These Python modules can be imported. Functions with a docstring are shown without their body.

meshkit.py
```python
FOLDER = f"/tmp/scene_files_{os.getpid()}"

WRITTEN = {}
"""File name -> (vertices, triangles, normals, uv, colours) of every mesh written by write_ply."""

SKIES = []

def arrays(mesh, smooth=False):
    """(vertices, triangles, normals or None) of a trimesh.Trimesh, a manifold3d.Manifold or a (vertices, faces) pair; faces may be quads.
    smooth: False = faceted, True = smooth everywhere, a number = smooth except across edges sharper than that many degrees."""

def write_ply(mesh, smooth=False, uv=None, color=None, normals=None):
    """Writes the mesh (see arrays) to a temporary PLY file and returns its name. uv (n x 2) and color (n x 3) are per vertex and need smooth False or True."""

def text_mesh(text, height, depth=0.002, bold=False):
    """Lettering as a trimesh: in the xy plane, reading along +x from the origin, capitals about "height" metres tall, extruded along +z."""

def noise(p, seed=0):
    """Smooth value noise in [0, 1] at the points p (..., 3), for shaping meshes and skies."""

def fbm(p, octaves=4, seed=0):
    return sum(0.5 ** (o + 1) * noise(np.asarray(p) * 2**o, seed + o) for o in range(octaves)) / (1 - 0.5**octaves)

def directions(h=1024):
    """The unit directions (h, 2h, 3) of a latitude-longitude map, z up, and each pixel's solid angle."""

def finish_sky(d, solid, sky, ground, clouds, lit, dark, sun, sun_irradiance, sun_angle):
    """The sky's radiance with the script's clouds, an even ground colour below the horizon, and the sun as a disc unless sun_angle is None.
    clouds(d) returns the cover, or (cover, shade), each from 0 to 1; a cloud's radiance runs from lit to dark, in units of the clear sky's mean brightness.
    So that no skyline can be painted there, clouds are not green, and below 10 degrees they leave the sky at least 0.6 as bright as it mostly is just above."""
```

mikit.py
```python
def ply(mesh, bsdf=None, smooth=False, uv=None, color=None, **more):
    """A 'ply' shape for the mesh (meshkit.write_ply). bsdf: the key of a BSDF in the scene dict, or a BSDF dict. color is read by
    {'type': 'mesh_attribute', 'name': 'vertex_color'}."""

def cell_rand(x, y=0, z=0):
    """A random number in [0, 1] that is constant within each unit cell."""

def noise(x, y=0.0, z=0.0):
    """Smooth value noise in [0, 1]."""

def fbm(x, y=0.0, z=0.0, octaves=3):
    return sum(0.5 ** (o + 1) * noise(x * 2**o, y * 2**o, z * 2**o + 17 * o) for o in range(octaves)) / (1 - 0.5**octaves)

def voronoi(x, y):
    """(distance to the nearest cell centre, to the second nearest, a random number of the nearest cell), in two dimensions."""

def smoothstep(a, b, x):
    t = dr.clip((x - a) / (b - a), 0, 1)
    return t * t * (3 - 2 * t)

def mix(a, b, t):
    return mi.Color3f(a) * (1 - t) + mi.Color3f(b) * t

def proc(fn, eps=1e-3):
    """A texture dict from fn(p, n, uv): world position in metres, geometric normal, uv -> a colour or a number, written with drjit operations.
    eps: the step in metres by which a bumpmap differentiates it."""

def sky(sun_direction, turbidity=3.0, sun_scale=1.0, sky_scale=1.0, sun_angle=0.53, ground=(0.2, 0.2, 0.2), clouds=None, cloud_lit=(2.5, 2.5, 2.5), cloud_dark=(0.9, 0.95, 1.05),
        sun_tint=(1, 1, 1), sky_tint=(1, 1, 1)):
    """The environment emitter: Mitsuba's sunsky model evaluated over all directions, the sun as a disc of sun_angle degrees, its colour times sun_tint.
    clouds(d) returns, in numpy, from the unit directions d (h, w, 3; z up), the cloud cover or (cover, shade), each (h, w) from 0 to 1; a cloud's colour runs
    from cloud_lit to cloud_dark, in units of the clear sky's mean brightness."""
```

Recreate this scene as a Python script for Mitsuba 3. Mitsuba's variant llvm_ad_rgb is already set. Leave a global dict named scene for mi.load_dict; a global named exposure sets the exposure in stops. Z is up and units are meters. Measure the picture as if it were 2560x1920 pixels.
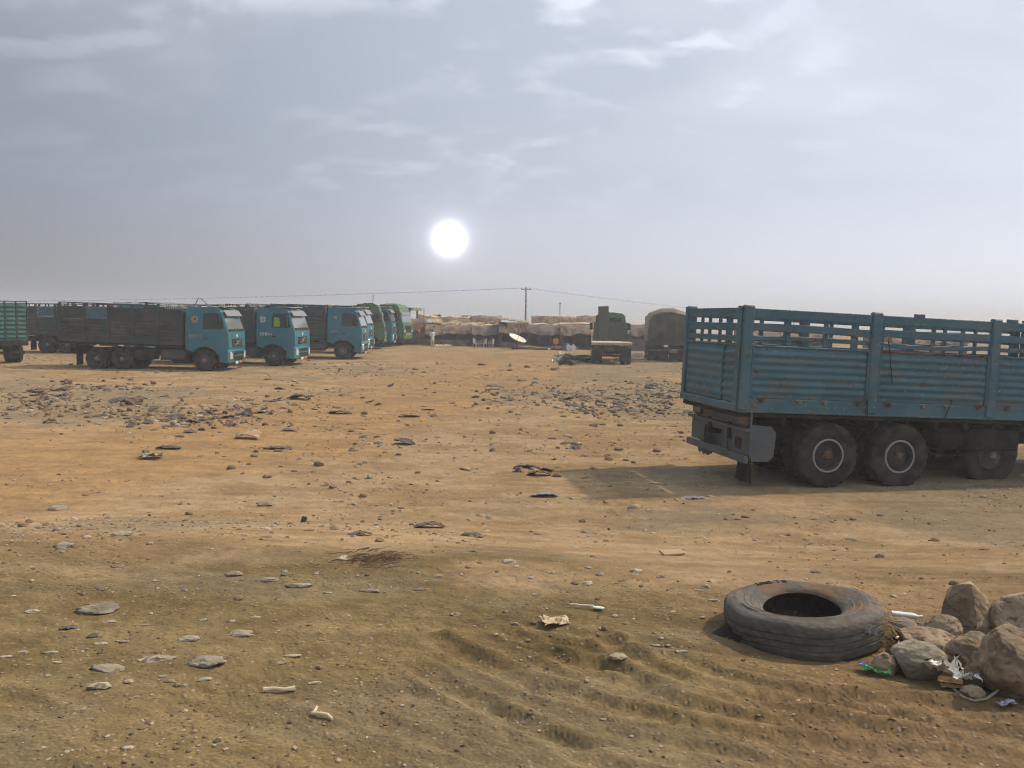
import math
import numpy as np, trimesh, drjit as dr, mitsuba as mi, mikit, meshkit
import shapely
from shapely.geometry import Polygon
from mikit import proc, noise, fbm, voronoi, cell_rand, smoothstep, mix
T = mi.ScalarTransform4f
scene, labels = {}, {}
PI = math.pi

# ------------------------------------------------------------------ camera
F, PITCH = 2200.0, math.atan(170 / 2200.0)          # focal length in pixels of the 2560 x 1920 photograph
CAM = np.array([0.0, 0.0, 3.15])
CP, SP = math.cos(PITCH), math.sin(PITCH)
ROLL = 0.011                                        # radians; the camera's right side is a little raised
FWD = np.array([0, CP, -SP])
RIGHT = np.array([math.cos(ROLL), SP * math.sin(ROLL), CP * math.sin(ROLL)])
UP = np.cross(RIGHT, FWD)
scene['camera'] = {'type': 'perspective', 'fov': 2 * math.degrees(math.atan(1280 / F)), 'fov_axis': 'x', 'near_clip': 0.1, 'far_clip': 30000.0,
                   'to_world': T().look_at(origin=CAM.tolist(), target=(CAM + FWD).tolist(), up=UP.tolist())}


def ray(u, v):
    a, b = (u - 1280) / F, (v - 960) / F
    return a * RIGHT + FWD - b * UP


# ------------------------------------------------------------------ haze added to lift the darks, standing in for window glare
HAZE = 0.0023
scene['glare_haze'] = {'type': 'homogeneous', 'albedo': {'type': 'rgb', 'value': [0.82, 0.905, 1.0]}, 'sigma_t': HAZE, 'phase': {'type': 'hg', 'g': 0.45}}
scene['camera']['medium'] = {'type': 'ref', 'id': 'glare_haze'}
scene['haze'] = {'type': 'cube', 'to_world': T().translate([0, 1000, 1.0]).scale([3600, 3600, 13.0]), 'bsdf': {'type': 'null'}, 'interior': {'type': 'ref', 'id': 'glare_haze'}}
labels['haze'] = {'label': 'pale haze added over the whole yard in place of window glare', 'category': 'haze', 'kind': 'stuff'}

# ------------------------------------------------------------------ sky and sun
SUN = np.array([1.0, 0.36, 1.20]); SUN /= np.linalg.norm(SUN)
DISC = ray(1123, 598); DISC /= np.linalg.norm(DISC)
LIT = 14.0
CSX, CSY = 30.3, 12.9


def clouds(d):
    el = np.maximum(d[..., 2], 0)
    eld = np.degrees(np.arcsin(el))
    g = np.degrees(np.arccos(np.clip(d @ SUN, -1, 1)))
    base = 2.40 * (0.10 + 1.04 / (1 + np.exp((g - 79) / 10.5)))
    base = base * (1 + 0.22 * np.exp(-(eld / 7.0) ** 2))
    # thin high cloud, seen on a plane overhead
    pl = d[..., :2] / (el[..., None] + 0.30)
    q = np.concatenate([pl * [3.0, 4.2], np.zeros_like(el)[..., None]], -1)
    w = np.stack([meshkit.fbm(q * 1.1 + o, 3, 5) - 0.5 for o in ([3.1, 9.2, 0], [13.1, 2.2, 0])], -1)
    q2 = q.copy(); q2[..., :2] += w * 0.45
    c1 = meshkit.fbm(q2 * [2.9, 3.6, 1] + [CSX, CSY, 0], 6, 11)
    c2 = meshkit.fbm(q * [0.6, 0.8, 1] + [17.2, 32.2, 0], 3, 23)
    c3 = meshkit.fbm(q2 * [0.5, 0.6, 1] + [5.2, 1.2, 0], 4, 29)
    fade = np.clip((eld - 4) / 9, 0, 1)
    bank = np.clip((24 - np.degrees(np.arctan2(d[..., 0], d[..., 1]))) / 16, 0.12, 1)
    c4 = meshkit.fbm(q2 * [5.0, 6.5, 1] + [2.2, 8.1, 0], 5, 37) - 0.5
    wisps = np.clip((c1 + 0.30 * c4 - 0.45) / 0.24, 0, 1) ** 1.2 * np.clip((c2 - 0.27) / 0.2, 0, 1) * np.clip((eld - 5) / 8, 0, 1) * bank
    veil = np.clip((c3 - 0.40) / 0.3, 0, 1) * fade
    cover = 1 - (1 - np.maximum(0.6 * wisps, 0.5 * veil)) * 0.34 * np.clip(eld / 8, 0, 1)
    b = base * (1.0 + 0.36 * wisps + 0.09 * veil)
    # reflection of the sun in window glass, painted into the sky as a disc
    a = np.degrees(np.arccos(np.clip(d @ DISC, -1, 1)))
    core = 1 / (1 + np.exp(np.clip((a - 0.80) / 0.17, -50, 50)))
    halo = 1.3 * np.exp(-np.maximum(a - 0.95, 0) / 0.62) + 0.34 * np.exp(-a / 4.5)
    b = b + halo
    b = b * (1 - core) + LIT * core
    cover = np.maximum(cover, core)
    return cover, 1 - np.clip(b / LIT, 0, 1)


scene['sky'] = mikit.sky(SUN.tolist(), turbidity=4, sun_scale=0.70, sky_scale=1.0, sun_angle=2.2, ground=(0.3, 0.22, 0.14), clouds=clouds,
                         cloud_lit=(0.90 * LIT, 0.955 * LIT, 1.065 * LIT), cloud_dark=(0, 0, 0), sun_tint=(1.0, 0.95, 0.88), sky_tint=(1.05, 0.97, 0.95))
exposure = 1.68


# ------------------------------------------------------------------ helpers
def sst(a, b, x):
    t = np.clip((np.asarray(x, float) - a) / (b - a), 0, 1)
    return t * t * (3 - 2 * t)


def nz(x, y, s, o=3, seed=0):
    x, y = np.broadcast_arrays(np.asarray(x, float), np.asarray(y, float))
    return meshkit.fbm(np.stack([x * s + 31.7, y * s + 17.3, np.zeros_like(x) + 0.5], -1), o, seed) - 0.5


RUTS = [None]        # search tree over the wheel ruts of the foreground, filled below
PITS = []            # (x, y, radius along, radius across, depth) dug into the dirt, filled below


def zbase(x, y):
    x, y = np.asarray(x, float), np.asarray(y, float)
    z = 0.0114 * np.clip(y, -30, 95) - 0.009 * 45 * np.tanh(x / 45)
    z = z - 4.6 * sst(92, 420, y) + 0.75 * (1 - sst(7.4, 13.0, y + 0.5 * np.sin(x * 0.4)))
    return z


RA, RB = np.array([0.90, -0.43]), np.array([0.43, 0.90])


def zg(x, y):
    x, y = np.broadcast_arrays(np.asarray(x, float), np.asarray(y, float))
    z = zbase(x, y) + 0.10 * nz(x, y, 0.13, 3, 1) + 0.030 * nz(x, y, 0.9, 4, 2)
    near = 1 - sst(25, 60, y)
    z = z + near * 0.020 * nz(x, y, 4.5, 4, 3)
    a, b = x * RA[0] + y * RA[1], x * RB[0] + y * RB[1]
    b = b + 0.5 * nz(x, y, 0.5, 2, 9)
    m = sst(-1.6, 0.4, x) * (1 - sst(6.3, 7.3, y)) + 0.35 * (1 - sst(5.5, 7, y)) * (1 - sst(-1.6, 0.4, x))
    rut = 0.12 * nz(a * 0.40, b * 4.2, 1.0, 3, 4) + 0.13 * nz(a * 0.8, b * 9, 1.0, 3, 5) + 0.045 * nz(a * 2.0, b * 19, 1.0, 2, 6)
    z = z + 0.55 * m * rut
    # wheel tracks across the yard
    tr = x - (8.1 * np.log(np.maximum(y, 4)) - 31.5)
    mt = sst(11, 14, y) * (1 - sst(50, 75, y))
    for o in (-2.1, -0.2, 1.7, 3.4):
        z = z - mt * 0.035 * np.exp(-((tr - o + 0.6 * nz(x, y, 0.2, 2, 8)) / 0.28) ** 2)
    if RUTS[0] is not None:
        s_ = (y < 8.5) & (x > -3) & (x < 8) & (y > 3)
        if s_.any():
            d, j = RUTS[0][0].query(np.stack([x[s_], y[s_]], -1), distance_upper_bound=0.6)
            ok = np.isfinite(d)
            par = RUTS[0][1][np.minimum(j, len(RUTS[0][1]) - 1)]
            d = np.where(ok, d + 0.05 * nz(x[s_], y[s_], 5.0, 2, 44), 9.0)
            wob = 0.55 + 1.5 * np.clip(nz(x[s_] + par[:, 2], y[s_], 2.0, 2, 45) + 0.4, 0, 1)
            g_ = -np.exp(-(d / par[:, 1]) ** 4) * (1 + 0.22 * np.sin(par[:, 3] * 46)) + 0.65 * np.exp(-((d - par[:, 1] * 1.7) / (par[:, 1] * 0.55)) ** 2)
            z = np.array(z, float); z[s_] += 0.72 * par[:, 0] * wob * g_
    for px, py, ra, rb, dep in PITS:
        da, db = (x - px) * RA[0] + (y - py) * RA[1], (x - px) * RB[0] + (y - py) * RB[1]
        r2 = (da / ra) ** 2 + ((db + 0.25 * rb * np.sin(da * 14)) / rb) ** 2
        z = z - dep * np.exp(-r2 ** 1.5)
    return z


def at(u, v, zfun=zg):
    """The point of the ground that the photograph shows at this pixel."""
    d = ray(u, v)
    t = np.geomspace(2.0, 400, 1500)
    p = CAM + t[:, None] * d
    below = np.nonzero(p[:, 2] < zfun(p[:, 0], p[:, 1]))[0]
    i = below[0] if len(below) else len(t) - 1
    lo, hi = t[max(i - 1, 0)], t[i]
    for _ in range(24):
        mid = (lo + hi) / 2
        q = CAM + mid * d
        lo, hi = (lo, mid) if q[2] < zfun(q[0], q[1]) else (mid, hi)
    return CAM + hi * d


def at_y(u, v, y):
    d = ray(u, v)
    return CAM + d * (y / d[1])


for pu, pv, ra, rb, dep in ((1500, 1662, 0.20, 0.075, 0.07), (1600, 1697, 0.14, 0.08, 0.08), (1270, 1605, 0.16, 0.05, 0.05), (1500, 1618, 0.2, 0.05, 0.045), (1400, 1612, 0.13, 0.04, 0.04),
                            (1420, 1838, 0.2, 0.06, 0.07), (1290, 1780, 0.22, 0.06, 0.05), (1680, 1665, 0.2, 0.05, 0.045), (1330, 1718, 0.12, 0.05, 0.04), (2300, 1790, 0.45, 0.07, 0.06), (1950, 1770, 0.4, 0.06, 0.05)):
    p_ = at(pu, pv)
    PITS.append((p_[0], p_[1], ra, rb, dep))


def ruts():
    from scipy.spatial import cKDTree
    pts, par = [], []
    for i, (dep, wid, poly) in enumerate(((0.034, 0.085, ((1040, 1560), (1200, 1650), (1400, 1722), (1700, 1800), (2100, 1868), (2450, 1915))), (0.038, 0.075, ((1230, 1550), (1400, 1640), (1620, 1722), (1900, 1785), (2250, 1832), (2620, 1862))),
                                          (0.036, 0.07, ((1470, 1545), (1560, 1622), (1720, 1690), (1950, 1735), (2300, 1778), (2640, 1800))), (0.028, 0.08, ((980, 1620), (1180, 1742), (1400, 1850), (1600, 1945))),
                                          (0.03, 0.06, ((1690, 1640), (1900, 1708), (2200, 1748), (2600, 1772))), (0.022, 0.07, ((300, 1820), (600, 1700), (900, 1610), (1250, 1530)))) ):
        w = np.array([at(u, v, zbase)[:2] for u, v in poly])
        t = np.linspace(0, len(w) - 1, 160)
        k = np.arange(len(w))
        from scipy.interpolate import CubicSpline
        q = CubicSpline(k, w)(t)
        arc = np.concatenate([[0], np.cumsum(np.linalg.norm(np.diff(q, axis=0), axis=1))])
        e = np.minimum(1, np.minimum(arc, arc[-1] - arc) / 0.5)
        pts.append(q); par.append(np.stack([dep * e, np.full(160, wid), np.full(160, i * 9.7), arc], 1))
    RUTS[0] = (cKDTree(np.vstack(pts)), np.vstack(par))


ruts()


def mat4(pos=(0, 0, 0), heading=0.0, pitch=0.0, roll=0.0, scale=1.0):
    """heading: of local +X, counter-clockwise from world +x; pitch: nose down, degrees."""
    h, p, r = (math.radians(a) for a in (heading, pitch, roll))
    rz = np.array([[math.cos(h), -math.sin(h), 0], [math.sin(h), math.cos(h), 0], [0, 0, 1]])
    ry = np.array([[math.cos(p), 0, math.sin(p)], [0, 1, 0], [-math.sin(p), 0, math.cos(p)]])
    rx = np.array([[1, 0, 0], [0, math.cos(r), -math.sin(r)], [0, math.sin(r), math.cos(r)]])
    m = np.eye(4)
    m[:3, :3] = rz @ ry @ rx * np.asarray(scale)
    m[:3, 3] = pos
    return m


def key_of(name, parent=None):
    base = name if parent is None else f'{parent}__{name}'
    if not used(base):
        return base
    i = 1
    while used(f'{base}_{i:03d}'):
        i += 1
    return f'{base}_{i:03d}'


_USED = set()


def used(k):
    return k in _USED


def thing(name, label, cat, group=None, kind=None):
    k = key_of(name)
    _USED.add(k)
    labels[k] = {'label': label, 'category': cat}
    if group:
        labels[k]['group'] = group
    if kind:
        labels[k]['kind'] = kind
    return k


CACHE = {}


def shape(mesh, mat, smooth=False, cache=None, M=None):
    if cache is not None and cache in CACHE:
        s = CACHE[cache]
    else:
        if callable(mesh):
            mesh = mesh()
        s = mikit.ply(mesh, mat, smooth=smooth)
        if cache is not None:
            CACHE[cache] = s
    s = dict(s)
    if mat is not None:
        s['bsdf'] = {'type': 'ref', 'id': 'm_' + mat}
    if M is not None:
        s['to_world'] = T(M)
    return s


def part(parent, name, mesh, mat, M=None, smooth=False, cache=None, label=None):
    k = key_of(name, parent)
    _USED.add(k)
    scene[k] = shape(mesh, mat, smooth, cache, M)
    if label:
        labels[k] = {'label': label}
    return k


def holder(parent, name):
    k = key_of(name, parent)
    _USED.add(k)
    return k


def solo(name, label, cat, mesh, mat, M=None, smooth=False, cache=None, group=None):
    k = thing(name, label, cat, group)
    scene[k] = shape(mesh, mat, smooth, cache, M)
    return k


def cat_(ms):
    return trimesh.util.concatenate([m for m in ms if m is not None])


def cbox(x0, x1, y0, y1, z0, z1, c=0.01):
    """A box with chamfered edges."""
    x0, x1 = min(x0, x1), max(x0, x1); y0, y1 = min(y0, y1), max(y0, y1); z0, z1 = min(z0, z1), max(z0, z1)
    c = min(c, (x1 - x0) * 0.45, (y1 - y0) * 0.45, (z1 - z0) * 0.45)
    pts = []
    for i, X in enumerate((x0, x1)):
        for j, Y in enumerate((y0, y1)):
            for k, Z in enumerate((z0, z1)):
                dx, dy, dz = (c if i == 0 else -c), (c if j == 0 else -c), (c if k == 0 else -c)
                pts += [(X, Y + dy, Z + dz), (X + dx, Y, Z + dz), (X + dx, Y + dy, Z)]
    return trimesh.convex.convex_hull(np.array(pts))


def box(x0, x1, y0, y1, z0, z1):
    m = trimesh.creation.box(extents=(abs(x1 - x0), abs(y1 - y0), abs(z1 - z0)))
    m.apply_translation(((x0 + x1) / 2, (y0 + y1) / 2, (z0 + z1) / 2))
    return m


def common_tube(p, radii, sides):
    t = np.gradient(p, axis=0)
    t /= np.linalg.norm(t, axis=1, keepdims=True) + 1e-12
    a = np.cross(t, np.where(np.abs(t[:, 2:]) < 0.9, [0, 0, 1.0], [1.0, 0, 0]))
    a /= np.linalg.norm(a, axis=1, keepdims=True) + 1e-12
    b, ang = np.cross(t, a), np.arange(sides) * 2 * PI / sides
    v = p[:, None] + np.broadcast_to(radii, (len(p),))[:, None, None] * (np.cos(ang)[None, :, None] * a[:, None] + np.sin(ang)[None, :, None] * b[:, None])
    i, j = np.meshgrid(np.arange(len(p) - 1), np.arange(sides), indexing='ij')
    q = np.stack([i * sides + j, i * sides + (j + 1) % sides, (i + 1) * sides + (j + 1) % sides, (i + 1) * sides + j], -1).reshape(-1, 4)
    f = np.vstack([q[:, [0, 1, 2]], q[:, [0, 2, 3]]])
    v = np.vstack([v.reshape(-1, 3), p[:1], p[-1:]])
    n, m = len(v) - 2, (len(p) - 1) * sides
    jj = np.arange(sides)
    f = np.vstack([f, np.stack([jj * 0 + n, (jj + 1) % sides, jj], 1), np.stack([jj * 0 + n + 1, m + jj, m + (jj + 1) % sides], 1)])
    return v, f


def tube(points, r, sides=8):
    v, f = common_tube(np.asarray(points, float), r, sides)
    return trimesh.Trimesh(v, f, process=False)


def lathe(profile, n=48, axis='y', closed=True):
    """profile: (radius, along) points, revolved about the axis."""
    pr = np.asarray(profile, float)
    th = np.arange(n) * 2 * PI / n
    k = len(pr)
    r, h = pr[:, 0], pr[:, 1]
    c, s = np.cos(th)[:, None] * r, np.sin(th)[:, None] * r
    hh = np.broadcast_to(h, c.shape)
    v = np.stack([c, hh, s] if axis == 'y' else [c, s, hh], -1).reshape(-1, 3)
    kk = k if closed else k - 1
    i, j = np.meshgrid(np.arange(n), np.arange(kk), indexing='ij')
    a, b = i * k + j, i * k + (j + 1) % k
    c2, d = ((i + 1) % n) * k + (j + 1) % k, ((i + 1) % n) * k + j
    q = np.stack([a, b, c2, d], -1).reshape(-1, 4)
    m = trimesh.Trimesh(v, np.vstack([q[:, [0, 1, 2]], q[:, [0, 2, 3]]]), process=False)
    if closed and m.volume < 0:
        m.invert()
    return m


def grid_sheet(P, thick=0.0):
    """A sheet from a grid of points (n, m, 3); with a thickness it is closed all round."""
    n, m = P.shape[:2]
    i, j = np.meshgrid(np.arange(n - 1), np.arange(m - 1), indexing='ij')
    q = np.stack([i * m + j, (i + 1) * m + j, (i + 1) * m + j + 1, i * m + j + 1], -1).reshape(-1, 4)
    f = np.vstack([q[:, [0, 1, 2]], q[:, [0, 2, 3]]])
    v = P.reshape(-1, 3)
    if not thick:
        return trimesh.Trimesh(v, f, process=False)
    du, dv = np.gradient(P, axis=0), np.gradient(P, axis=1)
    nn = np.cross(du, dv)
    nn /= np.linalg.norm(nn, axis=-1, keepdims=True) + 1e-12
    back = (P - nn * thick).reshape(-1, 3)
    N = n * m
    rim = np.concatenate([np.arange(m), np.arange(1, n) * m + m - 1, (n - 1) * m + np.arange(m - 2, -1, -1), np.arange(n - 2, 0, -1) * m])
    r2 = np.roll(rim, -1)
    side = np.vstack([np.stack([rim, r2, r2 + N], 1), np.stack([rim, r2 + N, rim + N], 1)])
    return trimesh.Trimesh(np.vstack([v, back]), np.vstack([f, f[:, ::-1] + N, side]), process=False)


def rib_panel(x0, x1, z0, z1, y, side, ribs, amp=0.03, dent=0.012, seed=0, nx=28, flat=0.06):
    """A pressed steel panel with rounded horizontal ribs; side -1 faces -y."""
    zs = np.linspace(z0, z1, ribs * 10 + 5)
    xs = np.linspace(x0, x1, nx)
    X, Z = np.meshgrid(xs, zs, indexing='ij')
    t = np.clip((Z - z0 - flat) / (z1 - z0 - 2 * flat), 0, 1)
    w = np.sin(PI * t * ribs) ** 2
    edge = np.minimum(1, np.minimum(X - x0, x1 - X) / 0.06)
    Y = amp * (w ** 0.8) * edge + dent * 2 * nz(X + seed * 7.1, Z, 1.6, 3, seed)
    P = np.stack([X, y + side * Y, Z], -1)
    if side < 0:
        return grid_sheet(P, 0.02)
    return grid_sheet(P[::-1], 0.02)


def to_local(ms, M):
    m = ms.copy(); m.apply_transform(M); return m


# ------------------------------------------------------------------ materials
def rgb(*c):
    return {'type': 'rgb', 'value': list(c)}


def plain(name, c, rough=0.8, spec=0.3, metal=0.0, two=False):
    b = {'type': 'principled', 'base_color': rgb(*c), 'roughness': rough, 'specular': spec, 'metallic': metal}
    scene['m_' + name] = {'type': 'twosided', 'bsdf': b} if two else b


def varied(name, a, b, scale, rough=0.8, spec=0.3, speck=None, amount=0.25, sscale=14.0, two=False, lo=0.35, hi=0.65, bump=0.0, bscale=30.0, sz=1.0):
    def col(p, n, uv):
        t = smoothstep(lo, hi, fbm(p.x * scale, p.y * scale, p.z * scale * sz, 4))
        c = mix(a, b, t)
        if speck is not None:
            s = smoothstep(1 - amount - 0.08, 1 - amount + 0.08, fbm(p.x * sscale + 9.0, p.y * sscale, p.z * sscale * sz, 3) * 0.9 + 0.1)
            c = c * (1 - s) + mi.Color3f(speck) * s
        return c
    m = {'type': 'principled', 'base_color': proc(col), 'roughness': rough, 'specular': spec}
    if two:
        m = {'type': 'twosided', 'bsdf': m}
    if bump:
        def hgt(p, n, uv):
            return fbm(p.x * bscale, p.y * bscale, p.z * bscale, 3)
        m = {'type': 'bumpmap', 'arbitrary': proc(hgt, 2e-3), 'scale': bump, 'bsdf': m}
    scene['m_' + name] = m


# paints, worn and dusty
def teal_worn(p, n, uv):
    t = smoothstep(0.35, 0.65, fbm(p.x * 1.7, p.y * 1.7, p.z * 1.7, 4))
    c = mix((0.052, 0.130, 0.172), (0.072, 0.165, 0.208), t)
    d = smoothstep(0.50, 0.66, fbm(p.x * 2.6 + 9.0, p.y * 2.6, p.z * 5.0, 4))
    c = mix(c, (0.130, 0.146, 0.150), d * 0.55)                              # caked dust
    f = fbm(p.x * 11.0 + 3.0, p.y * 11.0, p.z * 8.0, 4)
    c = mix(c, (0.13, 0.072, 0.045), smoothstep(0.70, 0.74, f) * 0.75)       # chips down to rust
    c = mix(c, (0.16, 0.20, 0.205), smoothstep(0.72, 0.75, fbm(p.x * 14.0 + 30.0, p.y * 14.0, p.z * 14.0, 3)) * 0.7)
    return c


scene['m_paint_teal'] = {'type': 'principled', 'base_color': proc(teal_worn), 'roughness': 0.55, 'specular': 0.35}
varied('paint_teal_cab', (0.024, 0.155, 0.215), (0.034, 0.19, 0.255), 1.2, 0.35, 0.5, speck=(0.085, 0.145, 0.155), amount=0.32, sscale=6.0)
varied('paint_sea', (0.055, 0.135, 0.13), (0.075, 0.165, 0.155), 1.5, 0.85, 0.15, speck=(0.06, 0.105, 0.10), amount=0.3, sscale=6.0)
varied('paint_green', (0.06, 0.14, 0.055), (0.085, 0.185, 0.075), 1.2, 0.38, 0.5, speck=(0.12, 0.15, 0.09), amount=0.30, sscale=6.0)
varied('bed_dark', (0.050, 0.057, 0.052), (0.078, 0.078, 0.066), 1.3, 0.75, 0.25, speck=(0.035, 0.075, 0.08), amount=0.36, sscale=1.6)
varied('under', (0.022, 0.020, 0.018), (0.04, 0.034, 0.029), 3.0, 0.85, 0.2)
varied('tyre_truck', (0.030, 0.028, 0.026), (0.058, 0.050, 0.043), 4.0, 0.9, 0.2)
varied('rust', (0.10, 0.05, 0.03), (0.16, 0.11, 0.08), 8.0, 0.9, 0.2)
plain('rim_pale', (0.30, 0.31, 0.32), 0.55, 0.4)
plain('rim_dark', (0.085, 0.08, 0.075), 0.7, 0.3)
plain('steel_grey', (0.20, 0.20, 0.20), 0.6, 0.4)
plain('glass_dark', (0.02, 0.024, 0.026), 0.06, 0.9)
plain('glass_shield', (0.16, 0.19, 0.19), 0.10, 1.0)
plain('visor_grey', (0.20, 0.20, 0.21), 0.35, 0.5)
plain('lamp_clear', (0.6, 0.58, 0.52), 0.15, 0.8)
plain('lamp_red', (0.075, 0.034, 0.030), 0.3, 0.6)
plain('lamp_amber', (0.55, 0.2, 0.03), 0.3, 0.6)
plain('white_paint', (0.68, 0.68, 0.64), 0.5, 0.4)
plain('cream_paint', (0.50, 0.48, 0.33), 0.6, 0.3)
plain('decal_tan', (0.36, 0.28, 0.22), 0.7, 0.3)
plain('decal_white', (0.62, 0.64, 0.64), 0.6, 0.3)
plain('decal_gold', (0.42, 0.30, 0.11), 0.6, 0.3)
varied('frame_grey', (0.10, 0.118, 0.132), (0.135, 0.15, 0.16), 2.2, 0.75, 0.25, speck=(0.13, 0.115, 0.095), amount=0.3, sscale=7.0)
plain('panel_grey', (0.085, 0.088, 0.082), 0.7, 0.3)
plain('cloth_lime', (0.30, 0.42, 0.06), 0.9, 0.1)
# shacks
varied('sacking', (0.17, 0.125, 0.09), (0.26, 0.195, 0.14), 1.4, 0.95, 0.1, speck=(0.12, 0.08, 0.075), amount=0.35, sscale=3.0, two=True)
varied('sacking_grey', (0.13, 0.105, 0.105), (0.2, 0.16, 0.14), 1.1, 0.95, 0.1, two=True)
varied('mat_tan', (0.40, 0.31, 0.19), (0.55, 0.44, 0.28), 1.6, 0.95, 0.1, two=True)
plain('roof_green', (0.26, 0.25, 0.18), 0.9, 0.1, two=True)
plain('cloth_white', (0.72, 0.72, 0.74), 0.9, 0.1, two=True)
plain('cloth_orange', (0.62, 0.20, 0.05), 0.9, 0.1, two=True)
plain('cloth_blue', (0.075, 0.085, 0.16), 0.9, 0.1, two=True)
plain('cloth_dark', (0.075, 0.065, 0.06), 0.95, 0.1, two=True)
varied('tarp', (0.25, 0.22, 0.15), (0.33, 0.285, 0.20), 1.2, 0.85, 0.2, two=True)
varied('tarp_shade', (0.07, 0.07, 0.056), (0.10, 0.096, 0.076), 1.6, 0.9, 0.15, two=True)  # the tarpaulin again, with the shade on its end mixed into the colour
plain('pole_wood', (0.16, 0.12, 0.09), 0.9, 0.1)
plain('pole_dark', (0.085, 0.07, 0.06), 0.9, 0.1)
plain('wire_dark', (0.16, 0.16, 0.17), 0.7, 0.2)
plain('dish_white', (0.78, 0.77, 0.70), 0.5, 0.3, two=True)
plain('plastic_pale', (0.42, 0.43, 0.45), 0.5, 0.4)
plain('plastic_white', (0.70, 0.72, 0.74), 0.4, 0.5)
plain('plastic_blue', (0.09, 0.13, 0.33), 0.5, 0.4)
plain('skin', (0.09, 0.05, 0.035), 0.6, 0.3)
plain('cloth_cream', (0.58, 0.47, 0.26), 0.9, 0.1)
# stones and litter
varied('rock_tan', (0.20, 0.155, 0.108), (0.34, 0.27, 0.19), 8.0, 0.95, 0.15, speck=(0.15, 0.105, 0.07), amount=0.3, sscale=30.0, bump=0.03, bscale=22.0)
varied('rock_grey', (0.19, 0.167, 0.13), (0.31, 0.278, 0.218), 8.0, 0.95, 0.15, speck=(0.16, 0.13, 0.1), amount=0.25, sscale=30.0, bump=0.02, bscale=26.0)
varied('rock_pale', (0.32, 0.285, 0.212), (0.43, 0.39, 0.30), 7.0, 0.95, 0.15, speck=(0.2, 0.16, 0.11), amount=0.36, sscale=26.0)
varied('rock_dark', (0.095, 0.085, 0.075), (0.15, 0.13, 0.11), 6.0, 0.9, 0.2)
plain('rubber_scrap', (0.115, 0.104, 0.094), 0.85, 0.25)
plain('scrap_brown', (0.16, 0.11, 0.08), 0.85, 0.2)
plain('cardboard', (0.55, 0.45, 0.31), 0.9, 0.1)
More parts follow.
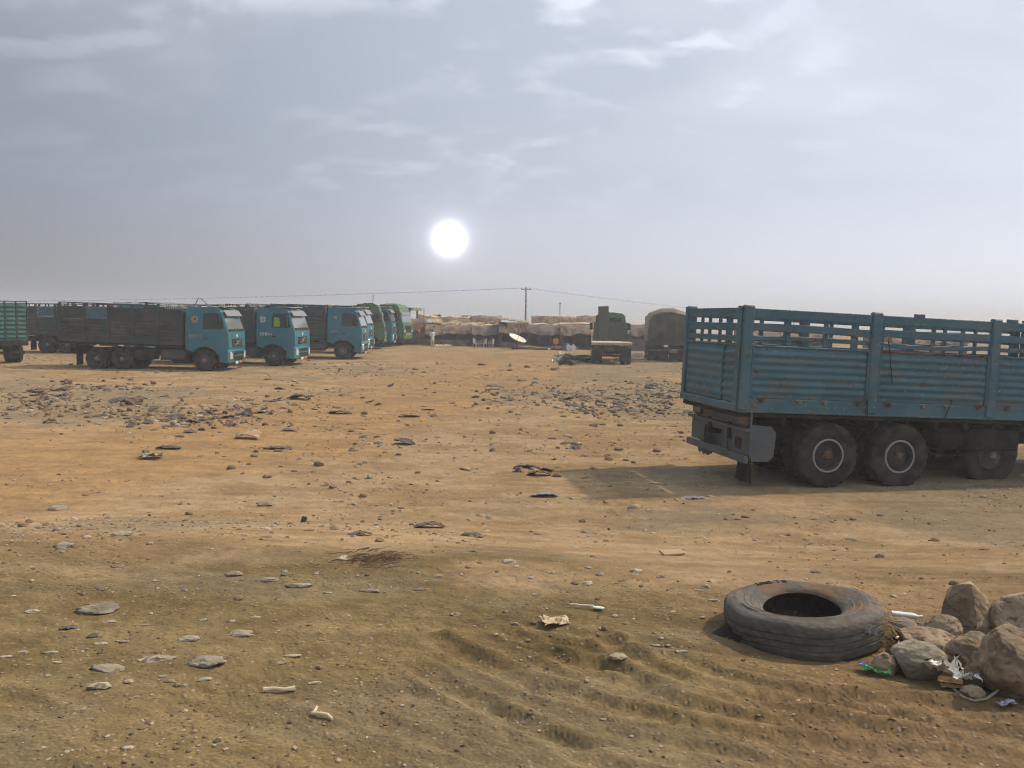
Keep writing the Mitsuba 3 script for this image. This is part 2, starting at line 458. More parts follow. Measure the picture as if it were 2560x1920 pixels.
plain('cardboard_tan', (0.42, 0.32, 0.20), 0.9, 0.1)
plain('paper_white', (0.72, 0.70, 0.64), 0.8, 0.2)
plain('bone', (0.62, 0.53, 0.36), 0.7, 0.3)
plain('foil', (0.72, 0.70, 0.63), 0.3, 0.8, 0.2)
plain('wrap_green', (0.10, 0.48, 0.16), 0.35, 0.5)
plain('wrap_violet', (0.20, 0.19, 0.42), 0.35, 0.5)
plain('wrap_lilac', (0.44, 0.40, 0.52), 0.4, 0.5)
plain('cable_grey', (0.30, 0.28, 0.20), 0.7, 0.3)
varied('grit_tan', (0.19, 0.135, 0.085), (0.25, 0.185, 0.12), 3.0, 0.95, 0.1)
varied('grit_dark', (0.115, 0.09, 0.067), (0.17, 0.135, 0.10), 3.0, 0.95, 0.1)
plain('twig', (0.15, 0.10, 0.065), 0.9, 0.1)
plain('cord', (0.40, 0.29, 0.17), 0.9, 0.1)


def dirt(p, n, uv):
    x, y = p.x, p.y
    big = fbm(x * 0.22 + 3.0, y * 0.30, 0.0, 4)
    mid = fbm(x * 1.1, y * 1.6, 3.0, 4)
    fine = fbm(x * 9.0, y * 9.0, 5.0, 4)
    grain = noise(x * 70.0, y * 70.0, 1.0)
    tan = mix((0.246, 0.168, 0.086), (0.305, 0.220, 0.126), smoothstep(0.35, 0.65, mid))
    grey = mi.Color3f(0.192, 0.156, 0.100)
    c = mix(tan, grey, smoothstep(0.50, 0.66, big) * 0.75)
    # loose orange sand where the lorries drive
    tr = x - (8.1 * dr.log(dr.maximum(y, 4.0)) - 31.5)
    wob = (fbm(x * 0.35, y * 0.5, 8.0, 4) - 0.5) * 6.0
    k = (1 - smoothstep(2.2, 5.0, dr.abs(tr - 0.6 + wob))) * smoothstep(11.0, 14.0, y + wob * 0.5)
    k = k * (1 - smoothstep(45.0, 75.0, y)) * (0.45 + 0.55 * smoothstep(0.35, 0.6, mid))
    c = mix(c, (0.300, 0.182, 0.076), k * 0.7)
    # the packed fill of the road shoulder: olive brown with grey grit
    w2 = (fbm(x * 0.6 + 7.0, y * 0.8, 2.0, 4) - 0.5) * 5.0
    sh = 1 - smoothstep(7.2, 9.6, y + w2)
    fill = mix((0.146, 0.108, 0.050), (0.194, 0.146, 0.071), smoothstep(0.35, 0.65, mid))
    fill = mix(fill, (0.175, 0.140, 0.080), smoothstep(0.46, 0.62, fbm(x * 0.5 + 20.0, y * 1.1, 4.0, 3)) * 0.8)
    fill = mix(fill, (0.188, 0.126, 0.066), smoothstep(0.6, 2.2, x + w2 * 0.3) * 0.7)
    c = mix(c, fill, sh)
    # grit: single small stones of their own tone
    d1, d2, r1 = voronoi(x * 16.0, y * 16.0)
    peb = (1 - smoothstep(0.16, 0.24, d1)) * smoothstep(0.62, 0.70, r1)
    c = mix(c, mix((0.30, 0.25, 0.18), (0.11, 0.085, 0.065), smoothstep(0.84, 0.86, r1)), peb * 0.6)
    streak = fbm(x * 1.3 + 40.0, y * 5.0, 6.0, 4)
    c = c * (0.91 + 0.18 * smoothstep(0.3, 0.7, streak))
    c = c * (0.80 + 0.40 * fine) * (0.86 + 0.28 * grain)
    return c


def dirt_bump(p, n, uv):
    x, y = p.x, p.y
    d1, d2, r1 = voronoi(x * 16.0, y * 16.0)
    peb = (1 - smoothstep(0.05, 0.26, d1)) * smoothstep(0.5, 0.72, r1)
    return fbm(x * 8.0, y * 8.0, 0.0, 5) * 1.0 + peb * 0.18 + 0.15 * noise(x * 60.0, y * 60.0)


scene['m_dirt'] = {'type': 'bumpmap', 'arbitrary': proc(dirt_bump, 4e-3), 'scale': 0.035,
                 'bsdf': {'type': 'principled', 'base_color': proc(dirt), 'roughness': 0.95, 'specular': 0.15}}


# ------------------------------------------------------------------ the ground
def build_ground():
    ys = [2.0]
    while ys[-1] < 112:
        ys.append(ys[-1] + 0.0041 * (ys[-1] + 1.0))
    ys = np.concatenate([np.linspace(-70, 1.9, 24), ys, np.geomspace(116, 3200, 50)])
    u = np.linspace(-1, 1, 741)
    ks = np.array([1.05, 1.12, 1.22, 1.36])
    cols = []
    W = 4.2 + 0.66 * np.maximum(ys, 0)
    X = np.empty((len(ys), len(u) + 2 * len(ks)))
    n = len(ks)
    X[:, n:n + len(u)] = W[:, None] * u
    for i, k in enumerate(ks):
        x = W * k + 120 * (k - 1)
        X[:, n + len(u) + i] = x
        X[:, n - 1 - i] = -x
    Y = np.broadcast_to(ys[:, None], X.shape)
    Z = zg(X, Y)
    return grid_sheet(np.stack([X, Y, Z], -1).transpose(1, 0, 2))


_USED.add('ground')
scene['ground'] = mikit.ply(build_ground(), 'm_dirt', smooth=True)
labels['ground'] = {'label': 'bare stony orange brown dirt of the lorry yard with wheel tracks', 'category': 'ground', 'kind': 'structure'}


# ------------------------------------------------------------------ wheels
def tyre_mesh(R, w, bead, n=64, lugs=True):
    h = w / 2
    pr = [(bead, -h * 0.62), (bead + 0.02, -h * 0.86), (bead + (R - bead) * 0.35, -h * 1.0), (bead + (R - bead) * 0.62, -h * 1.02), (R - 0.05, -h * 0.95), (R - 0.012, -h * 0.86),
          (R, -h * 0.70), (R + 0.004, 0), (R, h * 0.70), (R - 0.012, h * 0.86), (R - 0.05, h * 0.95), (bead + (R - bead) * 0.62, h * 1.02), (bead + (R - bead) * 0.35, h), (bead + 0.02, h * 0.86), (bead, h * 0.62)]
    m = lathe(pr, n, 'y')
    if lugs:                                   # tread blocks: every other pair of columns sits a little lower
        k = len(pr)
        v = m.vertices.copy().reshape(n, k, 3)
        for i in range(n):
            if i % 4 in (2, 3):
                for j in (5, 6, 8, 9):
                    r = np.hypot(v[i, j, 0], v[i, j, 2])
                    v[i, j, [0, 2]] *= (r - 0.022) / r
        m = trimesh.Trimesh(v.reshape(-1, 3), m.faces, process=False)
    return m


def dish_rim(bead, depth, face):
    """A disc wheel seen from -y: a raised lip, a dished face set back by depth, and hand holes' boss."""
    return lathe([(bead + 0.004, face), (bead - 0.022, face - 0.012), (bead - 0.03, face + 0.02), (bead - 0.045, face + depth), (bead * 0.62, face + depth * 0.8), (bead * 0.45, face + depth * 0.45), (0.001, face + depth * 0.45),
                  (0.001, face + depth + 0.03), (bead - 0.02, face + depth + 0.03)], 40, 'y')


def wheel_ring(bead, face):
    return lathe([(bead + 0.014, face - 0.004), (bead + 0.002, face - 0.018), (bead - 0.018, face - 0.014), (bead - 0.024, face + 0.012), (bead + 0.012, face + 0.012)], 48, 'y')


def hub_mesh(face, r):
    ms = [lathe([(0.001, face - 0.07), (r * 0.7, face - 0.065), (r, face - 0.03), (r, face + 0.06), (0.001, face + 0.06)], 20, 'y')]
    for a in np.arange(10) * 2 * PI / 10:
        ms.append(to_local(lathe([(0.001, -0.02), (0.016, -0.02), (0.016, 0.03), (0.001, 0.03)], 6, 'y'), mat4((1.45 * r * math.cos(a), face, 1.45 * r * math.sin(a)))))
    return cat_(ms)


def wheel(parent, M, X, y_out, side, R, w, bead, rear, cachekey, fine=False, tm='tyre_truck'):
    """One wheel (the outer one of a pair in the rear); side -1: its outer face looks to -y."""
    k = holder(parent, 'wheel')
    s = np.eye(4)
    if side > 0:
        s[1, 1] = -1; s[0, 0] = -1
    L = M @ mat4((X, 0, R)) @ s
    off = -abs(y_out) + w / 2                  # tyre centre on the -y side
    n = 96 if fine else 40
    def tyres():
        a = to_local(tyre_mesh(R, w, bead, n), mat4((0, off, 0)))
        if rear:
            a = cat_([a, to_local(tyre_mesh(R, w, bead, n), mat4((0, off + w + 0.05, 0)))])
        return a
    part(k, 'tyre', tyres, tm, L, 40, f'tyre{cachekey}{rear}')
    face = off - w / 2 + 0.03
    part(k, 'rim', lambda: dish_rim(bead, 0.14 if rear else 0.03, face), 'rim_dark', L, 35, f'rim{cachekey}{rear}')
    if fine:
        part(k, 'lip', lambda: wheel_ring(bead, face - 0.008), 'rim_pale', L, 35, f'lip{cachekey}', label=None)
    part(k, 'hub', lambda: hub_mesh(face + (0.05 if rear else -0.02), 0.085), 'rust' if fine else 'steel_grey', L, 30, f'hub{cachekey}{rear}')
    return k


def axle_mesh(X, half, R):
    return lathe([(0.001, -half), (0.07, -half), (0.07, half), (0.001, half)], 10, 'y').apply_transform(mat4((X, 0, R)))


# ------------------------------------------------------------------ the near lorry
def near_lorry():
    k = thing('open_sided_lorry', 'near blue green lorry with ribbed cargo sides and slatted upper rails', 'truck')
    c1, c2 = at(2066, 1219, zbase), at(2257, 1218, zbase)
    HEAD = 11.5
    h = math.radians(HEAD)
    left = np.array([-math.sin(h), math.cos(h)])
    pos = c1[:2] + left * 1.22
    z0 = float(zg(c1[0], c1[1])) - 0.015
    M = mat4((pos[0], pos[1], z0), HEAD, 1.9, 0.0)
    MB = M @ mat4((0, 0, 0), 0, 0.35)
    R, w, bead = 0.60, 0.30, 0.295
    for X, rear in ((0, 1), (1.45, 1), (3.70, 0)):
        for sd in (-1, 1):
            wheel(k, M, X, 1.22 if rear else 0.84, sd, R, w, bead, rear, 'n', fine=bool(rear))
        part(k, 'axle', axle_mesh(X, 1.0 if rear else 0.6, R), 'under', M, 30)
    # frame and everything slung under it
    for sd in (-1, 1):
        part(k, 'chassis_rail', cbox(-1.6, 6.6, sd * 0.43 - 0.04, sd * 0.43 + 0.04, 0.78, 1.10), 'under', M)
    part(k, 'cross_bearers', cat_([box(X, X + 0.09, -1.05, 1.05, 1.1, 1.24) for X in np.arange(-1.5, 5.9, 0.62)]), 'under', MB)
    part(k, 'spring', cat_([cbox(-0.35 + i * 0.07, 1.72 - i * 0.07, sd * 0.62 - 0.045, sd * 0.62 + 0.045, 0.62 + i * 0.028, 0.645 + i * 0.028, 0.004) for i in range(7) for sd in (-1, 1)]), 'under', M)
    part(k, 'fuel_tank', cbox(2.30, 2.95, -1.05, -0.52, 0.72, 1.10, 0.09), 'under', M)
    part(k, 'tool_box', cbox(3.00, 4.10, -1.05, -0.88, 0.72, 1.12, 0.03), 'under', M)
    part(k, 'air_tank', to_local(lathe([(0.001, -0.5), (0.12, -0.48), (0.14, -0.4), (0.14, 0.4), (0.12, 0.48), (0.001, 0.5)], 18, 'y'), mat4((2.7, 0.75, 0.8), 90)), 'under', M, 40)
    part(k, 'hanging_strap', tube([(2.35, -0.8, 0.70), (2.6, -0.82, 0.59), (2.95, -0.82, 0.61), (3.3, -0.8, 0.70)], 0.018, 6), 'under', M, 40)
    part(k, 'drive_shaft', tube([(1.3, 0, 0.62), (4.3, 0, 0.8)], 0.07, 10), 'under', M, 40)
    # cargo body
    XR, XF, YS = -1.84, 5.9, 1.24
    zb, zp0, zp, zt = 1.36, 1.60, 2.52, 3.18
    part(k, 'bed_floor', cbox(XR, XF, -1.2, 1.2, 1.26, 1.34), 'under', MB)
    posts = [XR + 0.09, XR + 2.58, XR + 5.05, XF - 0.12]
    for sd in (-1, 1):
        near = sd < 0
        part(k, 'bed_rail', cat_([cbox(XR, XF, sd * (YS - 0.06), sd * (YS + 0.012), 1.36, 1.59, 0.012), cbox(XR, XF, sd * (YS - 0.05), sd * (YS + 0.03), 1.345, 1.375, 0.008)]), 'paint_teal', MB)
        for i, X in enumerate(posts):
            part(k, 'post', cat_([cbox(X - 0.10, X + 0.10, sd * (YS - 0.07), sd * (YS + 0.05), 1.38, zt + 0.035, 0.022)]), 'paint_teal', MB)
        for i in range(3):
            a, b = posts[i] + 0.108, posts[i + 1] - 0.108
            part(k, 'side_panel', rib_panel(a, b, zp0, zp - 0.02, sd * YS, sd, 6, 0.034, 0.028, seed=i + 3 * (sd > 0)), 'paint_teal', MB, True)
            part(k, 'panel_cap', cbox(a, b, sd * (YS - 0.03), sd * (YS + 0.03), zp - 0.022, zp + 0.012, 0.008), 'rust' if (i == 1 and near) else 'paint_teal', MB)
            part(k, 'panel_edge', cbox(a - 0.008, a + 0.03, sd * (YS - 0.012), sd * (YS + 0.034), zp0, zp - 0.02, 0.008), 'paint_teal', MB)
            part(k, 'panel_edge', cbox(b - 0.03, b + 0.008, sd * (YS - 0.012), sd * (YS + 0.034), zp0, zp - 0.02, 0.008), 'paint_teal', MB)
            # slats of the upper part: a deep top board, two narrower ones; short stanchions between
            jr = np.random.default_rng(60 + i + 5 * (sd > 0))
            def bent(m):
                m = m.subdivide_to_size(0.4)
                m.vertices[:, 2] += jr.uniform(-0.012, 0.012) + jr.uniform(-0.012, 0.012) * (m.vertices[:, 0] - a) + 0.018 * jr.normal() * np.sin((m.vertices[:, 0] - a) / (b - a) * PI)
                m.vertices[:, 1] += 0.03 * jr.normal() * np.sin((m.vertices[:, 0] - a) / (b - a) * PI)
                return m
            part(k, 'slat', cbox(a, b, sd * (YS - 0.015), sd * (YS + 0.015), 3.00, 3.165, 0.008), 'paint_teal', MB)
            part(k, 'slat', bent(cbox(a, b, sd * (YS - 0.012), sd * (YS + 0.012), 2.78, 2.915, 0.008)), 'paint_teal', MB)
            part(k, 'slat', bent(cbox(a, b, sd * (YS - 0.012), sd * (YS + 0.012), 2.60, 2.68, 0.008)), 'paint_teal', MB)
            for j, q in enumerate((0.30, 0.62, 0.86) if i % 2 == 0 else (0.22, 0.48, 0.75)):
                X = a + (b - a) * q
                part(k, 'stanchion', cbox(X - 0.045, X + 0.045, sd * (YS - 0.045), sd * (YS - 0.016), zp + 0.01, 3.13, 0.008), 'paint_teal', MB)
            if near:
                for q in (0.10, 0.42, 0.64, 0.93):
                    X = a + (b - a) * q
                    part(k, 'latch', cat_([cbox(X - 0.035, X + 0.035, -YS - 0.055, -YS - 0.01, 1.52, 1.60, 0.01), cbox(X - 0.10, X + 0.05, -YS - 0.075, -YS - 0.05, 1.575, 1.60, 0.006)]), 'steel_grey' if q in (0.42, 0.64) else 'rust', MB)
    for X, w_ in ((1.6, 0.20), (3.55, 0.22), (4.9, 0.3)):
        part(k, 'stop_block', cbox(X - w_ / 2, X + w_ / 2, -YS - 0.02, -YS + 0.04, 3.152, 3.225, 0.01), 'paint_teal', MB)
    # cords hanging over the side
    for X, zt_, zb_, dx in ((0.95, 2.75, 1.95, 0.16), (2.35, 1.7, 1.3, -0.12), (0.62, 1.66, 1.2, 0.05)):
        zz = np.linspace(zt_, zb_, 7)
        part(k, 'cord', tube([(X + dx * t, -YS - 0.058 - 0.01 * math.sin(5 * t), z) for t, z in zip(np.linspace(0, 1, 7), zz)], 0.009, 5), 'under', MB, 40)
    # rear wall
    part(k, 'rear_panel', to_local(rib_panel(-1.10, 1.10, zp0 - 0.1, zp - 0.02, 0, -1, 6, 0.03, 0.012, 9, nx=24), mat4((XR - 0.005, 0, 0), -90)), 'paint_teal', MB, True)
    for Y in (-1.165, 1.165):
        part(k, 'corner_post', cbox(XR - 0.05, XR - 0.012, Y - 0.07, Y + 0.07, 1.38, zt + 0.02, 0.012), 'paint_teal', MB)
    part(k, 'rear_post', cbox(XR - 0.05, XR - 0.012, -0.62, -0.56, 1.5, 2.5, 0.012), 'paint_teal', MB)
    for z_a, z_b in ((3.00, 3.165), (2.76, 2.90), (2.58, 2.68), (2.50, 2.53)):
        part(k, 'rear_slat', cbox(XR - 0.03, XR - 0.005, -1.09, 1.09, z_a, z_b, 0.008), 'paint_teal', MB)
    for Y in (-0.75, -0.3, 0.15, 0.5):
        part(k, 'rear_stanchion', cbox(XR - 0.004, XR + 0.03, Y - 0.05, Y + 0.05, 2.54, 3.14, 0.008), 'paint_teal', MB)
    part(k, 'rear_sill', cbox(XR - 0.06, XR - 0.002, -1.24, 1.24, 1.36, 1.49, 0.015), 'paint_teal', MB)
    # front wall of the body (outside the frame, seen between the slats)
    part(k, 'front_wall', cbox(XF - 0.05, XF, -1.15, 1.15, 1.36, 3.3, 0.01), 'paint_teal', MB)
    # tail gear
    XT = XR + 0.30
    part(k, 'light_bar', cat_([cbox(XT - 0.10, XT + 0.04, -1.22, 1.36, 1.00, 1.06, 0.012), cbox(XT - 0.02, XT + 0.02, -1.22, 1.22, 1.06, 1.36, 0.005)]), 'frame_grey', M)
    for Y in (-1.0, 1.0):
        part(k, 'tail_light', cbox(XT - 0.075, XT - 0.02, Y - 0.20, Y + 0.20, 1.10, 1.29, 0.02), 'lamp_red', M)
    part(k, 'rear_board', cat_([cbox(XT - 0.01, XT + 0.03, -1.22, -0.50, 0.572, 0.998), cbox(XT - 0.01, XT + 0.03, 0.72, 1.34, 0.572, 0.998), cbox(XT - 0.01, XT + 0.03, -0.30, -0.16, 0.572, 0.93), cbox(XT - 0.012, XT + 0.028, -0.498, 0.718, 0.90, 0.998), cbox(XT + 0.20, XT + 0.24, -1.1, 1.2, 0.5, 0.99)]), 'frame_grey', M)
    part(k, 'underrun_bar', cbox(XT - 0.09, XT - 0.015, -1.22, 1.40, 0.44, 0.57, 0.012), 'frame_grey', M)
    part(k, 'number_plate', cbox(XT - 0.03, XT - 0.012, -0.9, -0.68, 0.66, 0.86, 0.003), 'under', M)
    def ragged(y0, y1, za, zb_, seed):
        g = np.random.default_rng(seed)
        n = 14
        yy = np.linspace(y0, y1, n)
        P = np.zeros((n, 6, 3))
        for i in range(n):
            lo = zb_ + g.uniform(0, 0.07)
            P[i, :, 0] = 0.03 * np.sin(np.linspace(0, 2, 6) + i * 0.2)
            P[i, :, 1] = yy[i]
            P[i, :, 2] = np.linspace(za, lo, 6)
        return grid_sheet(P, 0.012)
    part(k, 'mud_flap', to_local(ragged(-1.20, -0.72, 0.54, 0.06, 3), mat4((XT + 0.03, 0, 0))), 'under', M, 30)
    part(k, 'mud_flap', to_local(ragged(0.62, 1.15, 0.54, 0.28, 5), mat4((XT + 0.1, 0, 0))), 'frame_grey', M, 30, label='torn short mud flap')
    pg = Polygon([(-1.48, 0.50), (-1.16, 0.50), (-1.08, 0.58), (-1.06, 0.98), (-1.14, 1.07), (-1.48, 1.09)]).buffer(0.03)
    m = trimesh.creation.extrude_polygon(pg, 0.03, engine='earcut')
    m.vertices = m.vertices[:, [0, 2, 1]] * [1, -1, 1] + [0, -1.14, 0]
    part(k, 'side_guard', m, 'frame_grey', M)
    # cab in front of the body, outside the frame
    part(k, 'cab', cbox(6.05, 7.95, -1.22, 1.22, 1.0, 2.9, 0.12), 'paint_teal_cab', M)
    part(k, 'bumper', cbox(7.5, 8.05, -1.2, 1.2, 0.45, 1.0, 0.08), 'paint_teal_cab', M)
    return M


NEAR_M = near_lorry()


# ------------------------------------------------------------------ the row of lorries on the left
HW = 1.22
AX = -0.33           # the front axle, in the cab's own measure


def half_w(z, taper=0.10):
    return HW - taper * np.clip((np.asarray(z) - 1.85) / 1.0, 0, 1.3) ** 1.3


CABS = {
    # profile (X forward of the front axle, z); window and front panel heights
    'flat': dict(prof=[(-1.15, 0.98), (-1.17, 1.6), (-1.15, 2.76), (-1.08, 2.86), (-0.2, 2.88), (0.22, 2.82), (0.36, 2.74), (0.44, 2.60), (0.68, 1.88), (0.73, 1.78), (0.76, 1.10), (0.73, 0.99), (0.62, 0.70), (0.36, 0.68), (0.32, 0.76)],
                 win=[(-0.40, 1.90), (0.46, 1.90), (0.55, 1.96), (0.40, 2.46), (0.30, 2.60), (-0.36, 2.62)], sh=((0.69, 1.90), (0.455, 2.58)), fr=(0.762, 1.76), roof=2.88),
    'tall': dict(prof=[(-1.15, 0.98), (-1.17, 1.6), (-1.15, 2.95), (-1.0, 3.1), (0.05, 3.12), (0.28, 3.07), (0.42, 2.92), (0.59, 2.36), (0.73, 1.80), (0.79, 1.62), (0.86, 1.0), (0.84, 0.72), (0.62, 0.60), (0.36, 0.66), (0.32, 0.76)],
                 win=[(-0.34, 1.75), (0.56, 1.70), (0.60, 1.76), (0.48, 2.26), (0.40, 2.36), (-0.30, 2.36)], sh=((0.735, 1.80), (0.60, 2.34)), fr=(0.80, 1.55), roof=3.12),
}


def arch(c):
    """The lower outline of the cab's side over the front wheel."""
    a = np.linspace(0.16 * PI, 1.0 * PI, 9)
    return [(AX + 0.66 * math.cos(t), 0.50 + 0.62 * math.sin(t)) for t in a]


def cab_body(style):
    c = CABS[style]
    pts = c['prof'] + [p for p in arch(c) if p[1] > 0.75]
    pg = Polygon(pts).buffer(0)
    m = trimesh.creation.extrude_polygon(pg, 2.0, engine='earcut')
    v = m.vertices
    v = np.stack([v[:, 0], v[:, 2] - 1.0, v[:, 1]], -1)
    m = trimesh.Trimesh(v, m.faces[:, ::-1])
    m = m.subdivide_to_size(0.3)
    v = m.vertices.copy()
    v[:, 1] *= half_w(v[:, 2])
    t = np.clip((v[:, 0] - 0.35) / 0.45, 0, 1)
    v[:, 1] *= 1 - 0.05 * t ** 2
    return trimesh.Trimesh(v, m.faces, process=False)


def side_patch(pts, side, out=0.012, front_taper=True):
    pg = Polygon(pts)
    m = trimesh.creation.extrude_polygon(pg, 1.0, engine='earcut')
    m = m.subdivide_to_size(0.45)
    v = m.vertices
    w = half_w(v[:, 1])
    t = np.clip((v[:, 0] - 0.35) / 0.45, 0, 1)
    w = w * (1 - 0.05 * t ** 2)
    y = w + np.where(v[:, 2] > 0.5, out, -0.03)
    o = np.stack([v[:, 0], side * y, v[:, 1]], -1)
    m = trimesh.Trimesh(o, m.faces, process=False)
    if m.volume < 0:
        m.invert()
    return m


def front_plate(a, b, wa, wb, out=0.012, t=0.03):
    """A plate across the front between profile points a (low) and b (high), half widths wa, wb."""
    a, b = np.array(a), np.array(b)
    d = (b - a) / np.linalg.norm(b - a)
    n = np.array([d[1], -d[0]])
    pts = []
    for p, w in ((a, wa), (b, wb)):
        for o in (out, out - t):
            q = p + n * o
            pts += [(q[0], -w, q[1]), (q[0], w, q[1])]
    return trimesh.convex.convex_hull(np.array(pts))


def side_text(txt, X, z, hgt, y):
    m = meshkit.text_mesh(txt, hgt, 0.006, True)
    v = m.vertices
    m = trimesh.Trimesh(np.stack([v[:, 0] + X, -y - v[:, 2], v[:, 1] + z], -1), m.faces, process=False)
    if m.volume < 0:
        m.invert()
    return m


def disc_side(X, z, r, y, n=24):
    m = lathe([(0.001, -0.006), (r * 0.97, -0.006), (r, 0.01), (0.001, 0.01)], n, 'y')
    m.apply_transform(mat4((X, -y, z)))
    return m


def row_lorry(u, v, heading, label, style='flat', paint='paint_teal_cab', bedmat='bed_dark', number=None, badge='disc', group=None, pitch=1.1, extras=(), bed=True, name='cargo_lorry', detail=True, axle_u=None):
    k = thing(name, label, 'truck', group)
    c = at(u, v, zbase)
    h = math.radians(heading)
    pos = c[:2] + np.array([-math.sin(h), math.cos(h)]) * 1.2
    slope = math.degrees(math.atan(-(zbase(pos[0] + 1, pos[1]) - zbase(pos[0] - 1, pos[1])) / 2)) * math.cos(h)
    M = mat4((pos[0], pos[1], float(zg(c[0], c[1])) - 0.02), heading, slope, 0) @ mat4((-AX, 0, 0))
    MB = M @ mat4((0, 0, 0.06), 0, pitch)
    ck = style + paint
    for X, rear in ((AX, 0), (-4.05, 1), (-5.18, 1)):
        for sd in (-1, 1):
            wheel(k, M, X, 1.2, sd, 0.49, 0.28, 0.26, rear, 'r', tm='tyre_truck')
        part(k, 'axle', lambda: axle_mesh(X, 1.0, 0.49), 'under', M, 30, f'axle{X}')
    part(k, 'chassis', lambda: cat_([cbox(-6.7, 0.5, sd * 0.42 - 0.04, sd * 0.42 + 0.04, 0.66, 0.95) for sd in (-1, 1)] + [box(X, X + 0.1, -0.42, 0.42, 0.7, 0.9) for X in (-5.9, -4.7, -3.4, -2.2, -0.6)]), 'under', M, False, 'chassis')
    part(k, 'fuel_tank', lambda: to_local(cat_([cbox(-2.35, -1.25, -1.12, -0.55, 0.48, 0.95, 0.12)]), np.eye(4)), 'panel_grey', M, False, 'rtank')
    part(k, 'tool_box', lambda: cbox(-3.5, -2.55, -1.12, -0.6, 0.5, 0.95, 0.04), 'under', M, False, 'rbox')
    part(k, 'rear_mud_flap', lambda: cat_([cbox(-6.05, -6.02, sd * 0.62, sd * 1.2, 0.18, 0.9, 0.005) for sd in (-1, 1)]), 'under', M, False, 'rflap')
    # cab
    c_ = CABS[style]
    body = part(k, 'cab', lambda: cab_body(style), paint, M, 28, 'cab' + style)
    for sd in (-1, 1):
        part(k, 'door', lambda: side_patch([(-0.44, 1.20), (0.05, 1.08), (0.24, 0.90), (0.56, 0.90), (0.585, 1.80), (0.54, 1.90), (-0.44, 1.88)], sd, 0.008), paint, M, False, f'door{style}{sd}')
        part(k, 'side_window', lambda: side_patch(c_['win'], sd, 0.006), 'glass_dark', M, False, f'win{style}{sd}')
        part(k, 'wing_mirror', lambda: cat_([cbox(0.30, 0.44, sd * 1.24, sd * 1.46, 1.98, 2.52, 0.03), tube([(0.36, sd * 1.1, 2.56), (0.36, sd * 1.35, 2.55)], 0.02, 6), tube([(0.40, sd * 1.1, 1.96), (0.38, sd * 1.35, 1.95)], 0.02, 6)]), 'under', M, False, f'mirror{sd}')
        part(k, 'step', lambda: cat_([cbox(0.22, 0.70, sd * 0.95, sd * 1.16, 0.42, 0.66, 0.03)]), 'under', M, False, f'step{sd}')
    fx, fz = c_['fr']
    part(k, 'windscreen', lambda: front_plate(*c_['sh'], 1.11, 1.03), 'glass_shield', M, False, 'sh' + style)
    if style == 'flat':
        part(k, 'sun_visor', lambda: front_plate((0.62, 2.46), (0.44, 2.72), 1.06, 1.0, 0.05, 0.02), 'visor_grey', M, False, 'visor')
        part(k, 'wiper_panel', lambda: front_plate((0.735, 1.79), (0.70, 1.885), 1.05, 1.04, 0.014), 'under', M, False, 'wiper')
        g = holder(k, 'grille')
        part(g, 'recess', lambda: front_plate((0.757, 1.10), (0.744, 1.46), 0.74, 0.72, 0.008), 'under', M, False, 'grille')
        for i in range(4):
            z = 1.18 + i * 0.065
            part(g, 'bar', lambda: front_plate((0.756, 1.17 + i * 0.07), (0.755, 1.195 + i * 0.07), 0.72, 0.72, 0.018, 0.012), 'rim_dark', M, False, f'gbar{i}')
        def diag():
            m = cbox(0.762, 0.782, -0.42, 0.42, -0.02, 0.02, 0.004)
            m.apply_transform(trimesh.transformations.rotation_matrix(0.33, [1, 0, 0]))
            m.apply_translation((0.012, 0, 1.29))
            return m
        part(g, 'emblem', lambda: cat_([diag(), to_local(disc_side(0, 0, 0.085, 0), mat4((0.785, 0, 1.29), 90))]), 'steel_grey', M, False, 'emblem')
        part(k, 'badge', lambda: front_plate((0.745, 1.53), (0.742, 1.66), 0.10, 0.10, 0.012, 0.01), 'decal_white', M, False, 'badge')
        bp = holder(k, 'bumper')
        def bump():
            pg = Polygon([(0.34, 0.46), (0.72, 0.38), (0.81, 0.44), (0.82, 0.92), (0.79, 0.985), (0.34, 0.985)])
            m = trimesh.creation.extrude_polygon(pg, 2.44, engine='earcut')
            vv = m.vertices
            m = trimesh.Trimesh(np.stack([vv[:, 0], vv[:, 2] - 1.22, vv[:, 1]], -1), m.faces[:, ::-1]).subdivide_to_size(0.35)
            vv = m.vertices.copy()
            t = np.clip((np.abs(vv[:, 1]) - 0.85) / 0.33, 0, 1)
            vv[:, 0] -= 0.09 * t ** 2 * np.clip((vv[:, 0] - 0.5) / 0.3, 0, 1)
            return trimesh.Trimesh(vv, m.faces, process=False)
        part(bp, 'shell', bump, paint, M, 30, 'bumper')
        part(bp, 'intake', lambda: front_plate((0.822, 0.74), (0.822, 0.89), 0.66, 0.66, 0.006), 'under', M, False, 'int1')
        part(bp, 'intake', lambda: front_plate((0.816, 0.48), (0.818, 0.68), 0.66, 0.66, 0.006), 'under', M, False, 'int2')
        for sd in (-1, 1):
            part(k, 'headlight', lambda: cbox(0.70, 0.815, sd * 0.78, sd * 1.06, 0.54, 0.92, 0.04), 'lamp_clear', M, False, f'head{sd}')
        part(k, 'number_plate', lambda: cbox(0.80, 0.83, -0.42, -0.08, 0.33, 0.45, 0.003), 'white_paint', M, False, 'plate')
        part(k, 'amber_plate', lambda: cbox(0.80, 0.826, 0.12, 0.50, 0.35, 0.45, 0.003), 'lamp_amber', M, False, 'plate2')
        rr = holder(k, 'roof_rack')
        part(rr, 'board', lambda: cbox(-0.30, 0.46, -0.95, 0.95, 2.895, 2.925, 0.008), 'cream_paint', M, False, 'rboard')
